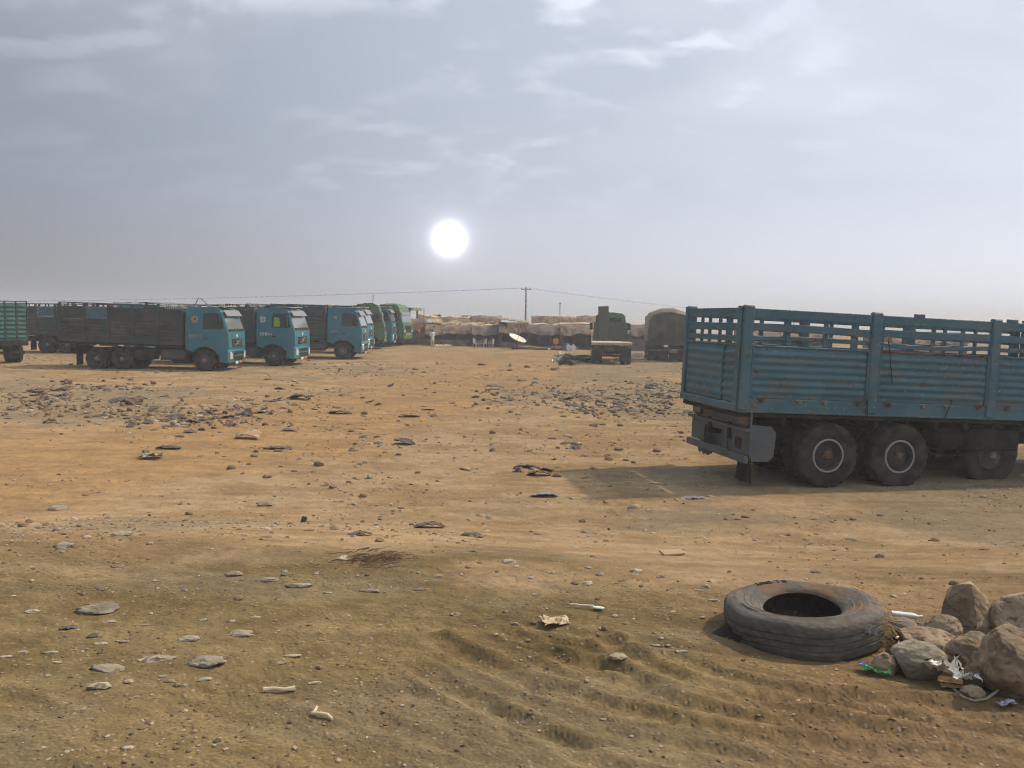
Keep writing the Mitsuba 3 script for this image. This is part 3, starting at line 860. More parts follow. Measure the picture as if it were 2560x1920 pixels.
        part(rr, 'rail', lambda: cat_([tube([(-0.75, Y, 2.95), (-0.2, Y, 2.99), (0.45, Y, 2.99)], 0.014, 6) for Y in (-0.9, 0.9)] + [tube([(X, -0.9, 2.99), (X, 0.9, 2.99)], 0.012, 6) for X in (0.45, -0.2)] + [tube([(X, Y, 2.86), (X, Y, 3.0)], 0.012, 6) for X in (-0.7, 0.0, 0.44) for Y in (-0.9, 0.9)]), 'under', M, False, 'rrail')
    else:
        part(k, 'sun_visor', lambda: front_plate((0.615, 2.30), (0.545, 2.55), 1.06, 1.02, 0.05, 0.02), 'visor_grey', M, False, 'visor' + style)
        part(k, 'wiper_panel', lambda: front_plate((0.785, 1.66), (0.735, 1.79), 1.0, 1.0, 0.014), paint, M, False, 'wiper' + style)
        part(k, 'grille', lambda: cat_([front_plate((0.855, 1.05), (0.808, 1.50), 0.72, 0.66, 0.008)]), 'under', M, False, 'grille' + style)
        for sd in (-1, 1):
            part(k, 'headlight', lambda: cbox(0.74, 0.87, sd * 0.72, sd * 1.0, 0.98, 1.22, 0.05), 'lamp_clear', M, False, f'headt{sd}')
        part(k, 'bumper', lambda: cat_([cbox(0.55, 0.90, -1.08, 1.08, 0.42, 0.74, 0.09)]), paint, M, False, 'bumpert')
        part(k, 'bumper_trim', lambda: cat_([front_plate((0.862, 0.78), (0.872, 0.95), 0.66, 0.66, 0.02)]), 'rim_pale', M, False, 'trimt')
        part(k, 'roof_rail', lambda: cat_([tube([(-0.7, Y, 3.15), (0.0, Y, 3.16)], 0.016, 6) for Y in (-0.8, 0.8)]), 'under', M, False, 'rrailt')
    part(k, 'door_handle', lambda: cbox(-0.36, -0.18, -1.235, -1.205, 1.44, 1.49, 0.008), 'under', M, False, 'handle')
    if badge == 'disc':
        part(k, 'side_emblem', lambda: disc_side(-0.75, 2.32, 0.16, 1.205), 'decal_tan', M, 30, 'emb_disc')
        part(k, 'side_emblem', lambda: cat_([disc_side(-0.73, 2.34, 0.05, 1.212)]), 'rust', M, 30, 'emb_disc2')
    elif badge == 'square':
        part(k, 'side_emblem', lambda: cbox(-0.96, -0.72, -1.215, -1.15, 2.15, 2.42, 0.004), 'decal_white', M, False, 'emb_sq', label='pale square sign on the cab side')
        part(k, 'side_emblem', lambda: disc_side(-0.84, 2.29, 0.075, 1.217), 'decal_gold', M, 30, 'emb_sq2')
    elif badge == 'gold':
        part(k, 'side_emblem', lambda: disc_side(-0.72, 2.34, 0.10, 1.205, 6), 'decal_gold', M, False, 'emb_gold')
    if number:
        part(k, 'number', lambda: side_text(number[0], -1.02, 1.52, number[1], 1.222), number[2], M, False)
    # cargo body
    if bed:
        X0, X1 = -6.85, -1.32
        y = 1.21
        part(k, 'bed_floor', lambda: cbox(X0, X1, -1.18, 1.18, 0.98, 1.06), 'under', MB, False, 'rfloor')
        n = 5
        xs = np.linspace(X0 + 0.06, X1 - 0.06, n + 1)
        for sd in (-1, 1):
            part(k, 'bed_rail', lambda: cbox(X0, X1, sd * (y - 0.05), sd * (y + 0.02), 1.06, 1.20, 0.01), bedmat, MB, False, f'rrail{sd}')
            for i, X in enumerate(xs):
                part(k, 'post', lambda: cbox(X - 0.055, X + 0.055, sd * (y - 0.05), sd * (y + 0.04), 1.08, 2.80, 0.012), bedmat, MB, False, f'rpost{sd}{i}')
            for i in range(n):
                part(k, 'side_panel', lambda: rib_panel(xs[i] + 0.06, xs[i + 1] - 0.06, 1.21, 2.06, sd * y, sd, 5, 0.03, 0.02, seed=i + 5 * (sd > 0), nx=10), bedmat, MB, True, f'rpan{sd}{i}')
                part(k, 'upper_panel', lambda: cat_([cbox(xs[i] + 0.06, xs[i + 1] - 0.06, sd * (y - 0.012), sd * (y + 0.012), 2.09 + 0.19 * q, 2.25 + 0.19 * q, 0.006) for q in range(3)] + [cbox(xs[i] + 0.2, xs[i] + 0.9, sd * (y - 0.03), sd * (y - 0.014), 2.1, 2.62, 0.004)]), 'paint_teal' if (i in (1,) and sd < 0) else bedmat, MB, False, f'rup{sd}{i}')
                part(k, 'top_rail', lambda: cbox(xs[i] + 0.055, xs[i + 1] - 0.055, sd * (y - 0.025), sd * (y + 0.02), 2.76, 2.80, 0.006), bedmat, MB, False, f'rtop{sd}{i}')
                part(k, 'stanchion', lambda: cbox(xs[i] + 0.53, xs[i] + 0.60, sd * (y - 0.03), sd * (y + 0.01), 2.60, 2.77, 0.004), bedmat, MB, False, f'rst{sd}{i}')
        part(k, 'tailgate', lambda: to_local(cat_([rib_panel(-1.12, 1.12, 1.12, 2.62, 0, -1, 7, 0.03, 0.015, 4, nx=10), cbox(-1.12, 1.12, -0.03, 0.01, 2.76, 2.80), cbox(-0.3, -0.22, -0.03, 0.01, 2.6, 2.77), cbox(0.3, 0.38, -0.03, 0.01, 2.6, 2.77)]), mat4((X0 - 0.01, 0, 0), -90)), bedmat, MB, False, 'rgate')
        part(k, 'headboard', lambda: cat_([cbox(X1 - 0.04, X1, -1.14, 1.14, 1.06, 2.6, 0.008)]), bedmat, MB, False, 'rhead')
        part(k, 'head_rack', lambda: cat_([tube([(X1 - 0.03, Y, 2.58), (X1 - 0.03, Y, 2.92)], 0.018, 6) for Y in np.linspace(-1.1, 1.1, 12)] + [tube([(X1 - 0.03, -1.12, z), (X1 - 0.03, 1.12, z)], 0.02, 6) for z in (2.72, 2.90)]), 'steel_grey', MB, False, 'rrack')
        if 'side_rack' in extras:
            part(k, 'side_rack', cat_([tube([(X, -y - 0.05, 2.66), (X, -y - 0.05, 2.93)], 0.014, 6) for X in np.linspace(X1 - 0.75, X1 - 0.02, 9)] + [tube([(X1 - 0.78, -y - 0.05, z), (X1, -y - 0.05, z)], 0.016, 6) for z in (2.80, 2.93)]), 'white_paint', MB)
    if 'hoop' in extras:
        part(k, 'bent_rod', tube([(-1.38, 0.3, 2.85), (-1.25, 0.3, 3.02), (-1.12, 0.3, 3.28), (-1.02, 0.3, 3.25), (-0.85, 0.3, 3.13), (-0.70, 0.3, 2.97), (-0.68, 0.3, 2.86)], 0.022, 6), 'steel_grey', M, 40)
    if 'stack' in extras:
        part(k, 'exhaust_stack', cat_([tube([(-1.28, -0.7, 1.1), (-1.28, -0.7, 3.05)], 0.07, 10)]), 'under', M, 40)
    if 'horn' in extras:
        part(k, 'roof_horn', cbox(-0.92, -0.72, -0.6, -0.45, 2.87, 3.0, 0.03), 'under', M)
    if 'aerial' in extras:
        part(k, 'aerial', tube([(-0.05, -0.3, 2.86), (0.0, -0.3, 3.75)], 0.022, 6), 'under', M)
    if 'lime' in extras:
        part(k, 'window_cloth', side_patch([(-0.30, 1.96), (0.02, 1.95), (-0.02, 2.38), (-0.28, 2.42)], -1, 0.010), 'cloth_lime', M, label='lime green cloth hanging in the side window')
    return M


G = 'lorries parked side by side in a row on the left'
row_lorry(511, 927, -0.5, 'nearest teal lorry of the left row, long dark bed and round tan side emblem', number=('10031', 0.13, 'decal_tan'), extras=('side_rack', 'hoop'), group=G)
row_lorry(683, 914, -4.5, 'teal lorry second in the row, pale square sign and lime cloth in its window', number=('18843', 0.15, 'decal_white'), badge='square', extras=('horn', 'lime'), group=G)
row_lorry(856, 898, 1.5, 'third teal cab of the row with small gold emblem and upright stack behind the cab', number=('10075', 0.11, 'decal_tan'), badge='gold', extras=('stack',), group=G)
row_lorry(876, 884, 0.0, 'teal lorry just showing its front behind the third cab, before the first green lorry', badge=None, group=G)
row_lorry(918, 873, 5.5, 'green high roofed lorry with a thin roof aerial, nearer of the two green cabs', style='tall', paint='paint_green', badge=None, extras=('aerial',), group=G)
row_lorry(943, 868, 0.5, 'teal lorry squeezed between the two green cabs', badge=None, group=G)
row_lorry(971, 864, -11.0, 'green high roofed lorry at the far end of the row, turned towards the viewer', style='tall', paint='paint_green', badge=None, group=G)
row_lorry(330, 886, 0.0, 'dark cargo lorry behind the nearest lorry of the row, only its bed end showing', badge=None, group=G, pitch=-0.4)


# ------------------------------------------------------------------ teal trailer at the left edge
def left_trailer():
    k = thing('drawbar_trailer', 'light teal slatted trailer end cut by the left edge of the picture', 'trailer')
    c = at(80, 908, zbase)
    h = 52.0 - 90.0                            # the end wall looks along this heading
    a = math.radians(h)
    pos = c[:2] - 1.22 * np.array([-math.sin(a), math.cos(a)]) - np.array([math.cos(a), math.sin(a)]) * 0.4
    # local +X out of the end wall, the wall spans local y -1.22 .. 1.22 ; its +y end is the right one in view
    M = mat4((pos[0], pos[1], float(zg(c[0], c[1])) - 0.02), h)
    for j, (y0, y1) in enumerate(((-1.2, -0.75), (-0.71, -0.27), (-0.23, 0.22), (0.26, 0.72), (0.76, 1.2))):
        p = rib_panel(y0, y1, 1.10, 2.88, 0, -1, 8, 0.045, 0.01, j, nx=8)
        part(k, 'end_panel', to_local(p, mat4((0, 0, 0), 90)), 'paint_sea', M, True)
    for Y in (-1.23, -0.73, -0.25, 0.24, 0.74, 1.23):
        part(k, 'post', cbox(-0.04, 0.035, Y - 0.024, Y + 0.024, 1.02, 2.92, 0.008), 'bed_dark', M)
    part(k, 'top_rail', cbox(-0.03, 0.03, -1.25, 1.25, 2.92, 2.97, 0.01), 'paint_teal', M)
    for sd in (-1, 1):
        part(k, 'side_wall', to_local(rib_panel(-6.0, -0.05, 1.10, 2.88, sd * 1.22, sd, 8, 0.04, 0.01, 7, nx=20), np.eye(4)), 'paint_teal', M, True)
    part(k, 'floor', cbox(-6.0, 0.0, -1.2, 1.2, 0.98, 1.08), 'under', M)
    part(k, 'chassis', cat_([cbox(-5.9, 0.1, s * 0.42 - 0.05, s * 0.42 + 0.05, 0.66, 0.98) for s in (-1, 1)]), 'under', M)
    part(k, 'sill', cbox(-0.05, 0.05, -1.24, 1.24, 0.86, 1.02, 0.01), 'under', M)
    for X in (-0.85, -5.0):
        for sd in (-1, 1):
            wheel(k, M, X, 1.2, sd, 0.5, 0.26, 0.27, 1, 't')
        part(k, 'axle', axle_mesh(X, 1.0, 0.5), 'under', M, 30)
    part(k, 'end_bumper', cbox(-0.1, -0.02, -1.1, 1.1, 0.46, 0.60, 0.01), 'under', M)


left_trailer()


# ------------------------------------------------------------------ flatbed seen from behind
def flatbed():
    k = thing('flatbed_lorry', 'dark green flatbed lorry seen from behind, cream floor, tall grey panel behind its cab', 'truck')
    c = at(1527, 911, zbase)
    head = 85.0
    M = mat4((c[0] + 0.02, c[1], float(zg(c[0], c[1])) - 0.02), head)
    # local X forward (away), rear end at X=0
    for X in (0.75, 4.4):
        for sd in (-1, 1):
            wheel(k, M, X, 1.10, sd, 0.5, 0.27, 0.26, int(X < 2), 'f')
        part(k, 'axle', axle_mesh(X, 0.9, 0.5), 'under', M, 30)
    part(k, 'chassis', cat_([cbox(0.0, 5.4, s * 0.4 - 0.05, s * 0.4 + 0.05, 0.7, 1.0) for s in (-1, 1)] + [cbox(-0.05, 0.05, -1.0, 1.0, 0.74, 0.94)]), 'under', M)
    part(k, 'bed_floor', cbox(-0.05, 3.2, -1.14, 1.14, 1.12, 1.26, 0.015), 'cream_paint', M)
    part(k, 'rear_beam', cbox(-0.11, -0.052, -1.14, 1.14, 1.10, 1.25, 0.012), 'mat_tan', M)
    # left side gate (local +y), its inner face towards the light
    part(k, 'side_gate', cat_([cbox(0.05, 3.1, 1.10, 1.13, 1.27 + 0.2 * i, 1.42 + 0.2 * i, 0.006) for i in range(3)] + [cbox(X, X + 0.08, 1.07, 1.098, 1.26, 1.86, 0.006) for X in (0.1, 0.8, 1.5, 2.2, 2.9)] + [cbox(0.05, 3.1, 1.06, 1.14, 1.84, 1.89, 0.008)]), 'cream_paint', M)
    part(k, 'side_gate', cbox(0.9, 3.1, -1.13, -1.10, 1.27, 1.84, 0.006), 'panel_grey', M)
    part(k, 'headboard', cat_([cbox(3.14, 3.2, -1.0, 1.0, 1.26, 2.35, 0.01), tube([(3.15, -0.95, 2.3), (3.15, 0.95, 2.3)], 0.03, 8)]), 'panel_grey', M)
    pg = Polygon([(-0.86, 1.05), (0.86, 1.05), (0.92, 2.2), (0.86, 2.72), (0.70, 2.88), (0.0, 2.95), (-0.70, 2.88), (-0.86, 2.72), (-0.92, 2.2)])
    m = trimesh.creation.extrude_polygon(pg, 1.6, engine='earcut')
    v = m.vertices
    m = trimesh.Trimesh(np.stack([v[:, 2] + 3.35, v[:, 0], v[:, 1]], -1), m.faces)
    if m.volume < 0:
        m.invert()
    part(k, 'cab', m, 'paint_green', M, 35)
    part(k, 'rear_window', cbox(3.335, 3.36, -0.65, 0.05, 2.28, 2.62, 0.01), 'glass_dark', M)
    part(k, 'windscreen', cbox(4.94, 4.97, -0.78, 0.78, 2.05, 2.7, 0.01), 'glass_shield', M)
    part(k, 'bonnet', cbox(4.95, 5.6, -0.8, 0.8, 0.8, 1.7, 0.08), 'paint_green', M)
    for sd in (-1, 1):
        part(k, 'wing_mirror', cat_([cbox(4.5, 4.6, sd * 1.05, sd * 1.24, 1.9, 2.3, 0.02), tube([(4.55, sd * 0.85, 2.3), (4.55, sd * 1.15, 2.3)], 0.018, 6)]), 'under', M)
    # the tall panel: an upright grey board on the bed, leaning a little
    part(k, 'tall_panel', to_local(cbox(3.0, 3.09, 0.02, 0.64, 1.27, 3.32, 0.012), mat4((0, 0, 0), 0, 0, -2)), 'panel_grey', M)
    for sd in (-1, 1):
        part(k, 'mud_flap', cbox(0.18, 0.20, sd * 0.52, sd * 1.1, 0.2, 0.9, 0.004), 'under', M)  # wide dark covers, added to give the shade under the bed
        part(k, 'tail_light', cbox(-0.09, -0.055, sd * 0.7, sd * 0.95, 0.92, 1.04, 0.01), 'lamp_red', M)
    part(k, 'number_plate', cbox(-0.10, -0.055, -0.2, 0.22, 0.8, 0.97, 0.004), 'panel_grey', M)
    part(k, 'spare_drum', to_local(lathe([(0.001, -0.25), (0.2, -0.25), (0.2, 0.25), (0.001, 0.25)], 18, 'y'), mat4((0.9, 0.1, 0.75), 90)), 'under', M, 40)


flatbed()


# ------------------------------------------------------------------ lorry under a tarpaulin
def tarp_lorry():
    k = thing('covered_lorry', 'lorry with a bulging load under a tan tarpaulin, left of the near lorry', 'truck')
    c = at(1672, 905, zbase)
    M = mat4((c[0], c[1], float(zg(c[0], c[1])) - 0.02), 84.0)
    for X in (0.8, 2.1, 5.2):
        for sd in (-1, 1):
            wheel(k, M, X, 1.2, sd, 0.5, 0.28, 0.26, int(X < 3), 'c')
        part(k, 'axle', axle_mesh(X, 0.95, 0.5), 'under', M, 30)
    part(k, 'chassis', cat_([cbox(0.0, 6.4, s * 0.42 - 0.05, s * 0.42 + 0.05, 0.68, 0.98) for s in (-1, 1)]), 'under', M)
    part(k, 'bed', cat_([cbox(0.0, 4.6, -1.22, 1.22, 1.02, 1.2, 0.01)]), 'bed_dark', M)
    part(k, 'tailgate', to_local(rib_panel(-1.2, 1.2, 1.2, 1.9, 0, -1, 4, 0.03, 0.02, 2, nx=12), mat4((0.0, 0, 0), -90)), 'bed_dark', M, True)
    for sd in (-1, 1):
        part(k, 'side_wall', rib_panel(0.0, 4.6, 1.2, 1.9, sd * 1.2, sd, 4, 0.03, 0.02, 3, nx=14), 'paint_teal', M, True)
    # the tarpaulin: a closed bulging cover
    nu, nv = 36, 40
    P = np.zeros((nu, nv, 3))
    prof = [(-1.27, 1.2), (-1.30, 1.9), (-1.25, 2.5), (-1.12, 2.82), (-0.7, 3.02), (-0.1, 3.16), (0.5, 3.10), (1.0, 2.92), (1.22, 2.6), (1.29, 1.9), (1.27, 1.2)]
    t = np.linspace(0, len(prof) - 1, nv)
    py = np.interp(t, range(len(prof)), [p[0] for p in prof]); pz = np.interp(t, range(len(prof)), [p[1] for p in prof])
    for i, X in enumerate(np.linspace(-0.12, 4.7, nu)):
        e = min(1, (X + 0.12) / 0.30)
        s = 0.86 + 0.14 * math.sqrt(max(0, 1 - (1 - e) ** 2))
        sag = 0.05 * math.cos(X * 2.6)
        P[i, :, 0] = X
        P[i, :, 1] = py * (0.965 + 0.035 * s)
        P[i, :, 2] = 1.45 + (pz - 1.45) * s + sag * (pz - 1.45)
    P[..., 1] += 0.09 * nz(P[..., 0], P[..., 2] + P[..., 1], 1.5, 3, 3)
    P[..., 2] += 0.12 * nz(P[..., 0] + 4, P[..., 1], 1.4, 3, 6)
    top = grid_sheet(P)
    # end flap
    a = P[0]
    n2 = 14
    E = np.zeros((nv, n2, 3))
    for j in range(nv):
        for q in range(n2):
            f = q / (n2 - 1)
            E[j, q] = [a[j, 0] - 0.05 * math.sin(f * 3) + 0.06 * math.sin(9 * a[j, 1] + 2 * f), a[j, 1] * (1 - 0.04 * f), a[j, 2] * (1 - f) + min(a[j, 2], 1.42) * f]
    part(k, 'tarpaulin', top, 'tarp', M, 50)
    part(k, 'end_flap', grid_sheet(E), 'tarp_shade', M, 50, label='end flap of the tarpaulin with shade put into its colour')
    for X in (0.6, 1.8, 3.0, 4.2):
        i = int((X + 0.12) / 4.82 * (nu - 1))
        part(k, 'tie_rope', tube(P[i] + [0, 0, 0.015], 0.014, 5), 'cord', M, 40)
    part(k, 'cab', cbox(4.75, 6.5, -1.18, 1.18, 0.95, 2.8, 0.12), 'paint_teal_cab', M)
    part(k, 'rear_beam', cbox(-0.06, 0.05, -1.2, 1.2, 0.66, 0.8, 0.01), 'bed_dark', M)
    part(k, 'number_plate', cbox(-0.085, -0.062, 0.45 - 0.9, 0.8 - 0.9, 0.68, 0.8, 0.004), 'visor_grey', M)
    part(k, 'yellow_strip', cbox(-0.085, -0.062, 0.35 - 0.9, 0.9 - 0.9, 0.60, 0.64, 0.004), 'decal_gold', M)
    for sd in (-1, 1):
        part(k, 'mud_flap', cbox(0.22, 0.24, sd * 0.02, sd * 1.22, 0.16, 0.9, 0.004), 'under', M)  # stretched to full width as a dark sheet for the shade below


tarp_lorry()


# ------------------------------------------------------------------ cab with see-through windows beyond the row
def old_cab():
    k = thing('parked_truck', 'old boxy cab with sky showing through its window, beyond the last green lorry', 'truck')
    p = at_y(1030, 862, 72.0)
    z0 = float(zg(p[0], p[1]))
    M = mat4((p[0], p[1], z0), -14.0)
    part(k, 'cab', cbox(-1.2, 0.15, -1.1, 1.1, 0.7, 1.35, 0.05), 'bed_dark', M)
    for X, Y in ((0.05, -1.05), (0.05, 1.05), (-1.15, -1.05), (-1.15, 1.05)):
        part(k, 'pillar', cbox(X - 0.06 if X > 0 else X - 0.08, X + 0.2 if (X > 0 and Y < 0) else X + 0.08, Y - 0.06, Y + 0.06, 1.35, 2.72, 0.015), 'paint_teal', M)
    part(k, 'roof', cbox(-1.25, 0.30, -1.16, 1.16, 2.72, 2.86, 0.03), 'paint_teal', M)
    part(k, 'sun_visor', cbox(0.28, 0.45, -1.1, 1.1, 2.62, 2.85, 0.02), 'roof_green', M)
    part(k, 'bumper', cbox(0.1, 0.4, -1.1, 1.1, 1.02, 1.22, 0.03), 'rim_pale', M)
    for sd in (-1, 1):
        for X in (-0.35, -4.2):
            wheel(k, M, X, 1.1, sd, 0.5, 0.28, 0.26, 0, 'o')
    part(k, 'chassis', cbox(-5, 0.1, -0.45, 0.45, 0.6, 0.8), 'under', M)
    part(k, 'bed', cbox(-5.2, -1.4, -1.15, 1.15, 1.0, 1.7, 0.02), 'bed_dark', M)


old_cab()


# ------------------------------------------------------------------ the shacks
def cloth(x0, x1, ys_, zs_, nx=30, seed=0, rough=0.10, drape=0.0, scallop=0.0, ridge=None):
    """A hanging or lying sheet: ys_, zs_ along its fall, x0..x1 across."""
    ny = 4 * len(ys_)
    t = np.linspace(0, len(ys_) - 1, ny)
    yy, zz = np.interp(t, range(len(ys_)), ys_), np.interp(t, range(len(zs_)), zs_)
    xs = np.linspace(x0, x1, nx)
    X, K = np.meshgrid(xs, np.arange(ny), indexing='ij')
    Y, Z = yy[K], zz[K]
    f = K / (ny - 1)
    sw = np.abs(np.sin((X - x0) / max(x1 - x0, 1e-6) * PI * max(1, round((x1 - x0) / 1.8))))
    Z = Z - drape * sw * (0.35 + 0.65 * f) + rough * 1.4 * nz(X + seed * 13.0, Y + Z * 1.7, 0.9, 3, seed)
    Y = Y + rough * nz(X + 5, Z * 2 + seed, 1.5, 3, seed + 1) + 0.05 * np.sin(X * 9 + seed) * f
    if ridge is not None:
        Z = Z + 0.42 * nz(X, X * 0 + ridge, 0.55, 2, 70) * (1 - f) ** 0.7
    Z = Z + scallop * f * (nz(X, seed + 0.0 * X, 1.1, 2, seed + 2) * 2)
    return grid_sheet(np.stack([X, Y, Z], -1), 0.012)


def shack(u0, u1, y, label, zr=2.05, ze=1.15, mat='sacking', roofmat=None, wall=0.0, depth=5.2, seed=0, flat=1.6, open_dark=True, poles=4, eave_rough=0.2, vbase=None):
    k = thing('shack', label, 'shack', 'cloth and mat shacks along the far side of the yard')
    x0, x1 = (u0 - 1280) / F * y * 1.0, (u1 - 1280) / F * y * 1.0
    xm = (x0 + x1) / 2
    z0 = float(zbase(xm, y))
    L = mat4((0, y, z0))
    part(k, 'awning', cloth(x0, x1, [1.1, 0.55, 0.15, 0.0], [zr, (zr + ze) / 2 + 0.16, ze + 0.16, ze], 34, seed, 0.13, 0.10, eave_rough, ridge=seed), mat, L, 50)
    part(k, 'roof', cloth(x0 - 0.05, x1 + 0.05, [1.12, 2.0, depth], [zr + 0.02, zr + 0.14, zr - 0.1], 34, seed + 3, 0.15, 0.10, 0.1, ridge=seed), roofmat or mat, L, 50)
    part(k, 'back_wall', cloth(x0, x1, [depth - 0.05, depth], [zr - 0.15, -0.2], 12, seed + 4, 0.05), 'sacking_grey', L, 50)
    for X in (x0 + 0.02, x1 - 0.02):
        yy = np.linspace(0.15, depth, 8)
        P = np.array([[(X + 0.03 * math.sin(4 * a), a, z) for z in np.linspace(-0.2, min(zr - 0.15, ze + 0.75 * max(a - 0.1, 0)), 6)] for a in yy])
        part(k, 'side_wall', grid_sheet(P, 0.012), mat, L, 50)
    for i, X in enumerate(np.linspace(x0 + 0.15, x1 - 0.15, poles)):
        part(k, 'pole', tube([(X, 0.06, -0.2), (X + 0.03, 0.08, ze + 0.12)], 0.035, 6), 'pole_wood', L, 40)
    if wall:
        part(k, 'low_wall', cloth(x0, x1 - 0.2, [0.22, 0.16, 0.10], [wall, wall * 0.5, -0.2], 24, seed + 6, 0.06, 0, 0.05), mat, L, 50)
    return k, L, x0, x1


def rag(x0, x1, ya, za, yb, zb_, seed):
    """A crooked scrap of cloth lying over a roof edge."""
    g = np.random.default_rng(seed)
    n, m = 12, 8
    P = np.zeros((n, m, 3))
    lo, hi = g.uniform(-0.25, 0.2, n).cumsum() * 0.35, g.uniform(-0.2, 0.25, n).cumsum() * 0.3
    for i in range(n):
        e = math.sin(PI * (i + 0.6) / (n + 0.2)) ** 0.6
        for j in range(m):
            b = (j / (m - 1) - 0.5) * e + 0.5
            P[i, j] = [x0 + (x1 - x0) * (i / (n - 1)) + 0.06 * g.normal(), ya + (yb - ya) * b + 0.15 * lo[i], za + (zb_ - za) * b + 0.12 * hi[i] + 0.03 * g.normal()]
    return grid_sheet(P, 0.012)


def hung(xa, xb, za, zb_, ya, yb, seed, taper=0.0):
    n, m = 8, 12
    P = np.zeros((n, m, 3))
    for i in range(n):
        for j in range(m):
            a, b = i / (n - 1), j / (m - 1)
            P[i, j] = [xa + (xb - xa) * (a * (1 - taper * b) + taper * b * 0.35) + 0.03 * math.sin(7 * b + seed), ya + (yb - ya) * a + 0.04 * math.sin(9 * a + 3 * b + seed), za + (zb_ - za) * b * (1 - 0.12 * math.sin(a * 5 + seed))]
    return grid_sheet(P, 0.012)



Y1 = 67.0
k, L, x0, x1 = shack(985, 1064, 68.5, 'dark brown sackcloth shack half hidden by the last green lorry', 1.95, 1.2, 'sacking', wall=1.15, seed=1)
k, L, x0, x1 = shack(1061, 1182, Y1, 'low brown sackcloth shack with white and tan cloth on its roof', 1.72, 1.0, 'sacking', 'mat_tan', wall=0.50, seed=2)
part(k, 'roof_patch', rag(x0 + 0.02, x0 + 0.55, 0.95, 1.78, 1.3, 2.05, 3), 'cloth_white', L, 50, label='white cloth on the roof corner')
part(k, 'roof_patch', rag(x0 + 0.45, x0 + 1.2, 0.9, 1.74, 1.6, 2.05, 4), 'mat_tan', L, 50)
part(k, 'roof_patch', rag(x0 + 1.7, x0 + 2.8, 0.9, 1.60, 1.5, 1.95, 5), 'mat_tan', L, 50)
k, L, x0, x1 = shack(1178, 1252, Y1 - 0.4, 'brown shack with pale sheeting on its roof and plastic chairs in front', 1.66, 1.0, 'sacking_grey', 'mat_tan', wall=0.0, seed=7)
part(k, 'roof_patch', rag(x0 + 0.0, x0 + 0.95, 0.75, 1.50, 1.5, 1.88, 8), 'mat_tan', L, 50)
part(k, 'roof_bundle', to_local(lathe([(0.001, -0.22), (0.10, -0.18), (0.13, 0), (0.1, 0.18), (0.001, 0.22)], 12, 'y'), mat4((x0 + 1.52, 1.0, 1.86), 60, 30)), 'mat_tan', L, 40)
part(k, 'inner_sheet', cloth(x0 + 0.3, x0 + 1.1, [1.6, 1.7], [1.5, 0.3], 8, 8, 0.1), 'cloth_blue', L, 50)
k, L, x0, x1 = shack(1246, 1318, Y1 - 0.8, 'shack under a greenish tilted roof sheet with tan mats hanging at its corner', 1.80, 1.15, 'sacking', wall=0.42, seed=9)
part(k, 'roof_sheet', grid_sheet(np.array([[(x0 - 0.1 + a * 2.4, 0.55 + b * 1.8, 2.22 - 0.32 * a + 0.12 * b) for b in np.linspace(0, 1, 4)] for a in np.linspace(0, 1, 8)]), 0.05), 'roof_green', L)


part(k, 'hanging_mat', hung(x0 + 0.62, x0 + 1.28, 1.92, 0.95, -0.12, -0.45, 1, 0.5), 'mat_tan', L, 50)
part(k, 'hanging_mat', hung(x0 + 1.34, x0 + 1.62, 1.92, 1.25, -0.1, -0.3, 2, 0.3), 'mat_tan', L, 50)
part(k, 'hanging_mat', hung(x0 + 1.66, x0 + 1.86, 1.90, 1.2, -0.1, -0.3, 3, 0.2), 'mat_tan', L, 50)
part(k, 'hanging_mat', hung(x0 + 1.90, x0 + 2.15, 1.94, 1.3, -0.1, -0.2, 4, 0.5), 'mat_tan', L, 50)
k, L, x0, x1 = shack(1316, 1405, Y1 - 1.2, 'long shack with greyish purple awning right of the satellite dish', 1.78, 1.15, 'sacking_grey', 'mat_tan', wall=0.0, seed=11)
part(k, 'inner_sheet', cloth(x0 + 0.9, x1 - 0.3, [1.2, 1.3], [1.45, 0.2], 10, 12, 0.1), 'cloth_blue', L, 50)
part(k, 'roof_post', cbox(x0 + 0.45, x0 + 0.53, 1.5, 1.58, 1.7, 2.2, 0.01), 'mat_tan', L)
k, L, x0, x1 = shack(1400, 1500, Y1 - 1.6, 'shack with a bright tan mat roof left of the flatbed lorry', 1.93, 1.15, 'sacking', 'mat_tan', wall=0.0, seed=13)
k, L, x0, x1 = shack(1560, 1660, Y1 - 1.6, 'dark shack with pale roof between the flatbed and the covered lorry', 1.93, 1.2, 'sacking_grey', 'mat_tan', wall=0.9, seed=17)
k, L, x0, x1 = shack(1880, 2080, 60.0, 'brown shack seen between the slats of the near lorry, left one', 1.8, 1.15, 'sacking', 'mat_tan', wall=0.7, seed=19)
k, L, x0, x1 = shack(2230, 2420, 60.0, 'brown shack seen between the slats of the near lorry, right one', 1.75, 1.15, 'sacking', 'sacking', wall=0.7, seed=21)
for i, (u0, u1, y_, zr_) in enumerate(((1075, 1170, 76, 2.05), (1150, 1250, 79, 2.15), (1330, 1440, 77, 2.25), (1420, 1560, 80, 2.3), (1040, 1090, 78, 2.15))):
    lab = ('roof of a tan shack behind the one with white cloth', 'brown shack roof behind the chairs', 'pale shack roof behind the greyish purple awning', 'tan shack roof behind the flatbed lorry', 'shack roof behind the thin pole by the last green lorry')[i]
    shack(u0, u1, y_, lab, zr_, zr_ - 0.6, 'sacking', 'mat_tan' if i % 2 == 0 else 'sacking', wall=1.2, seed=30 + i)


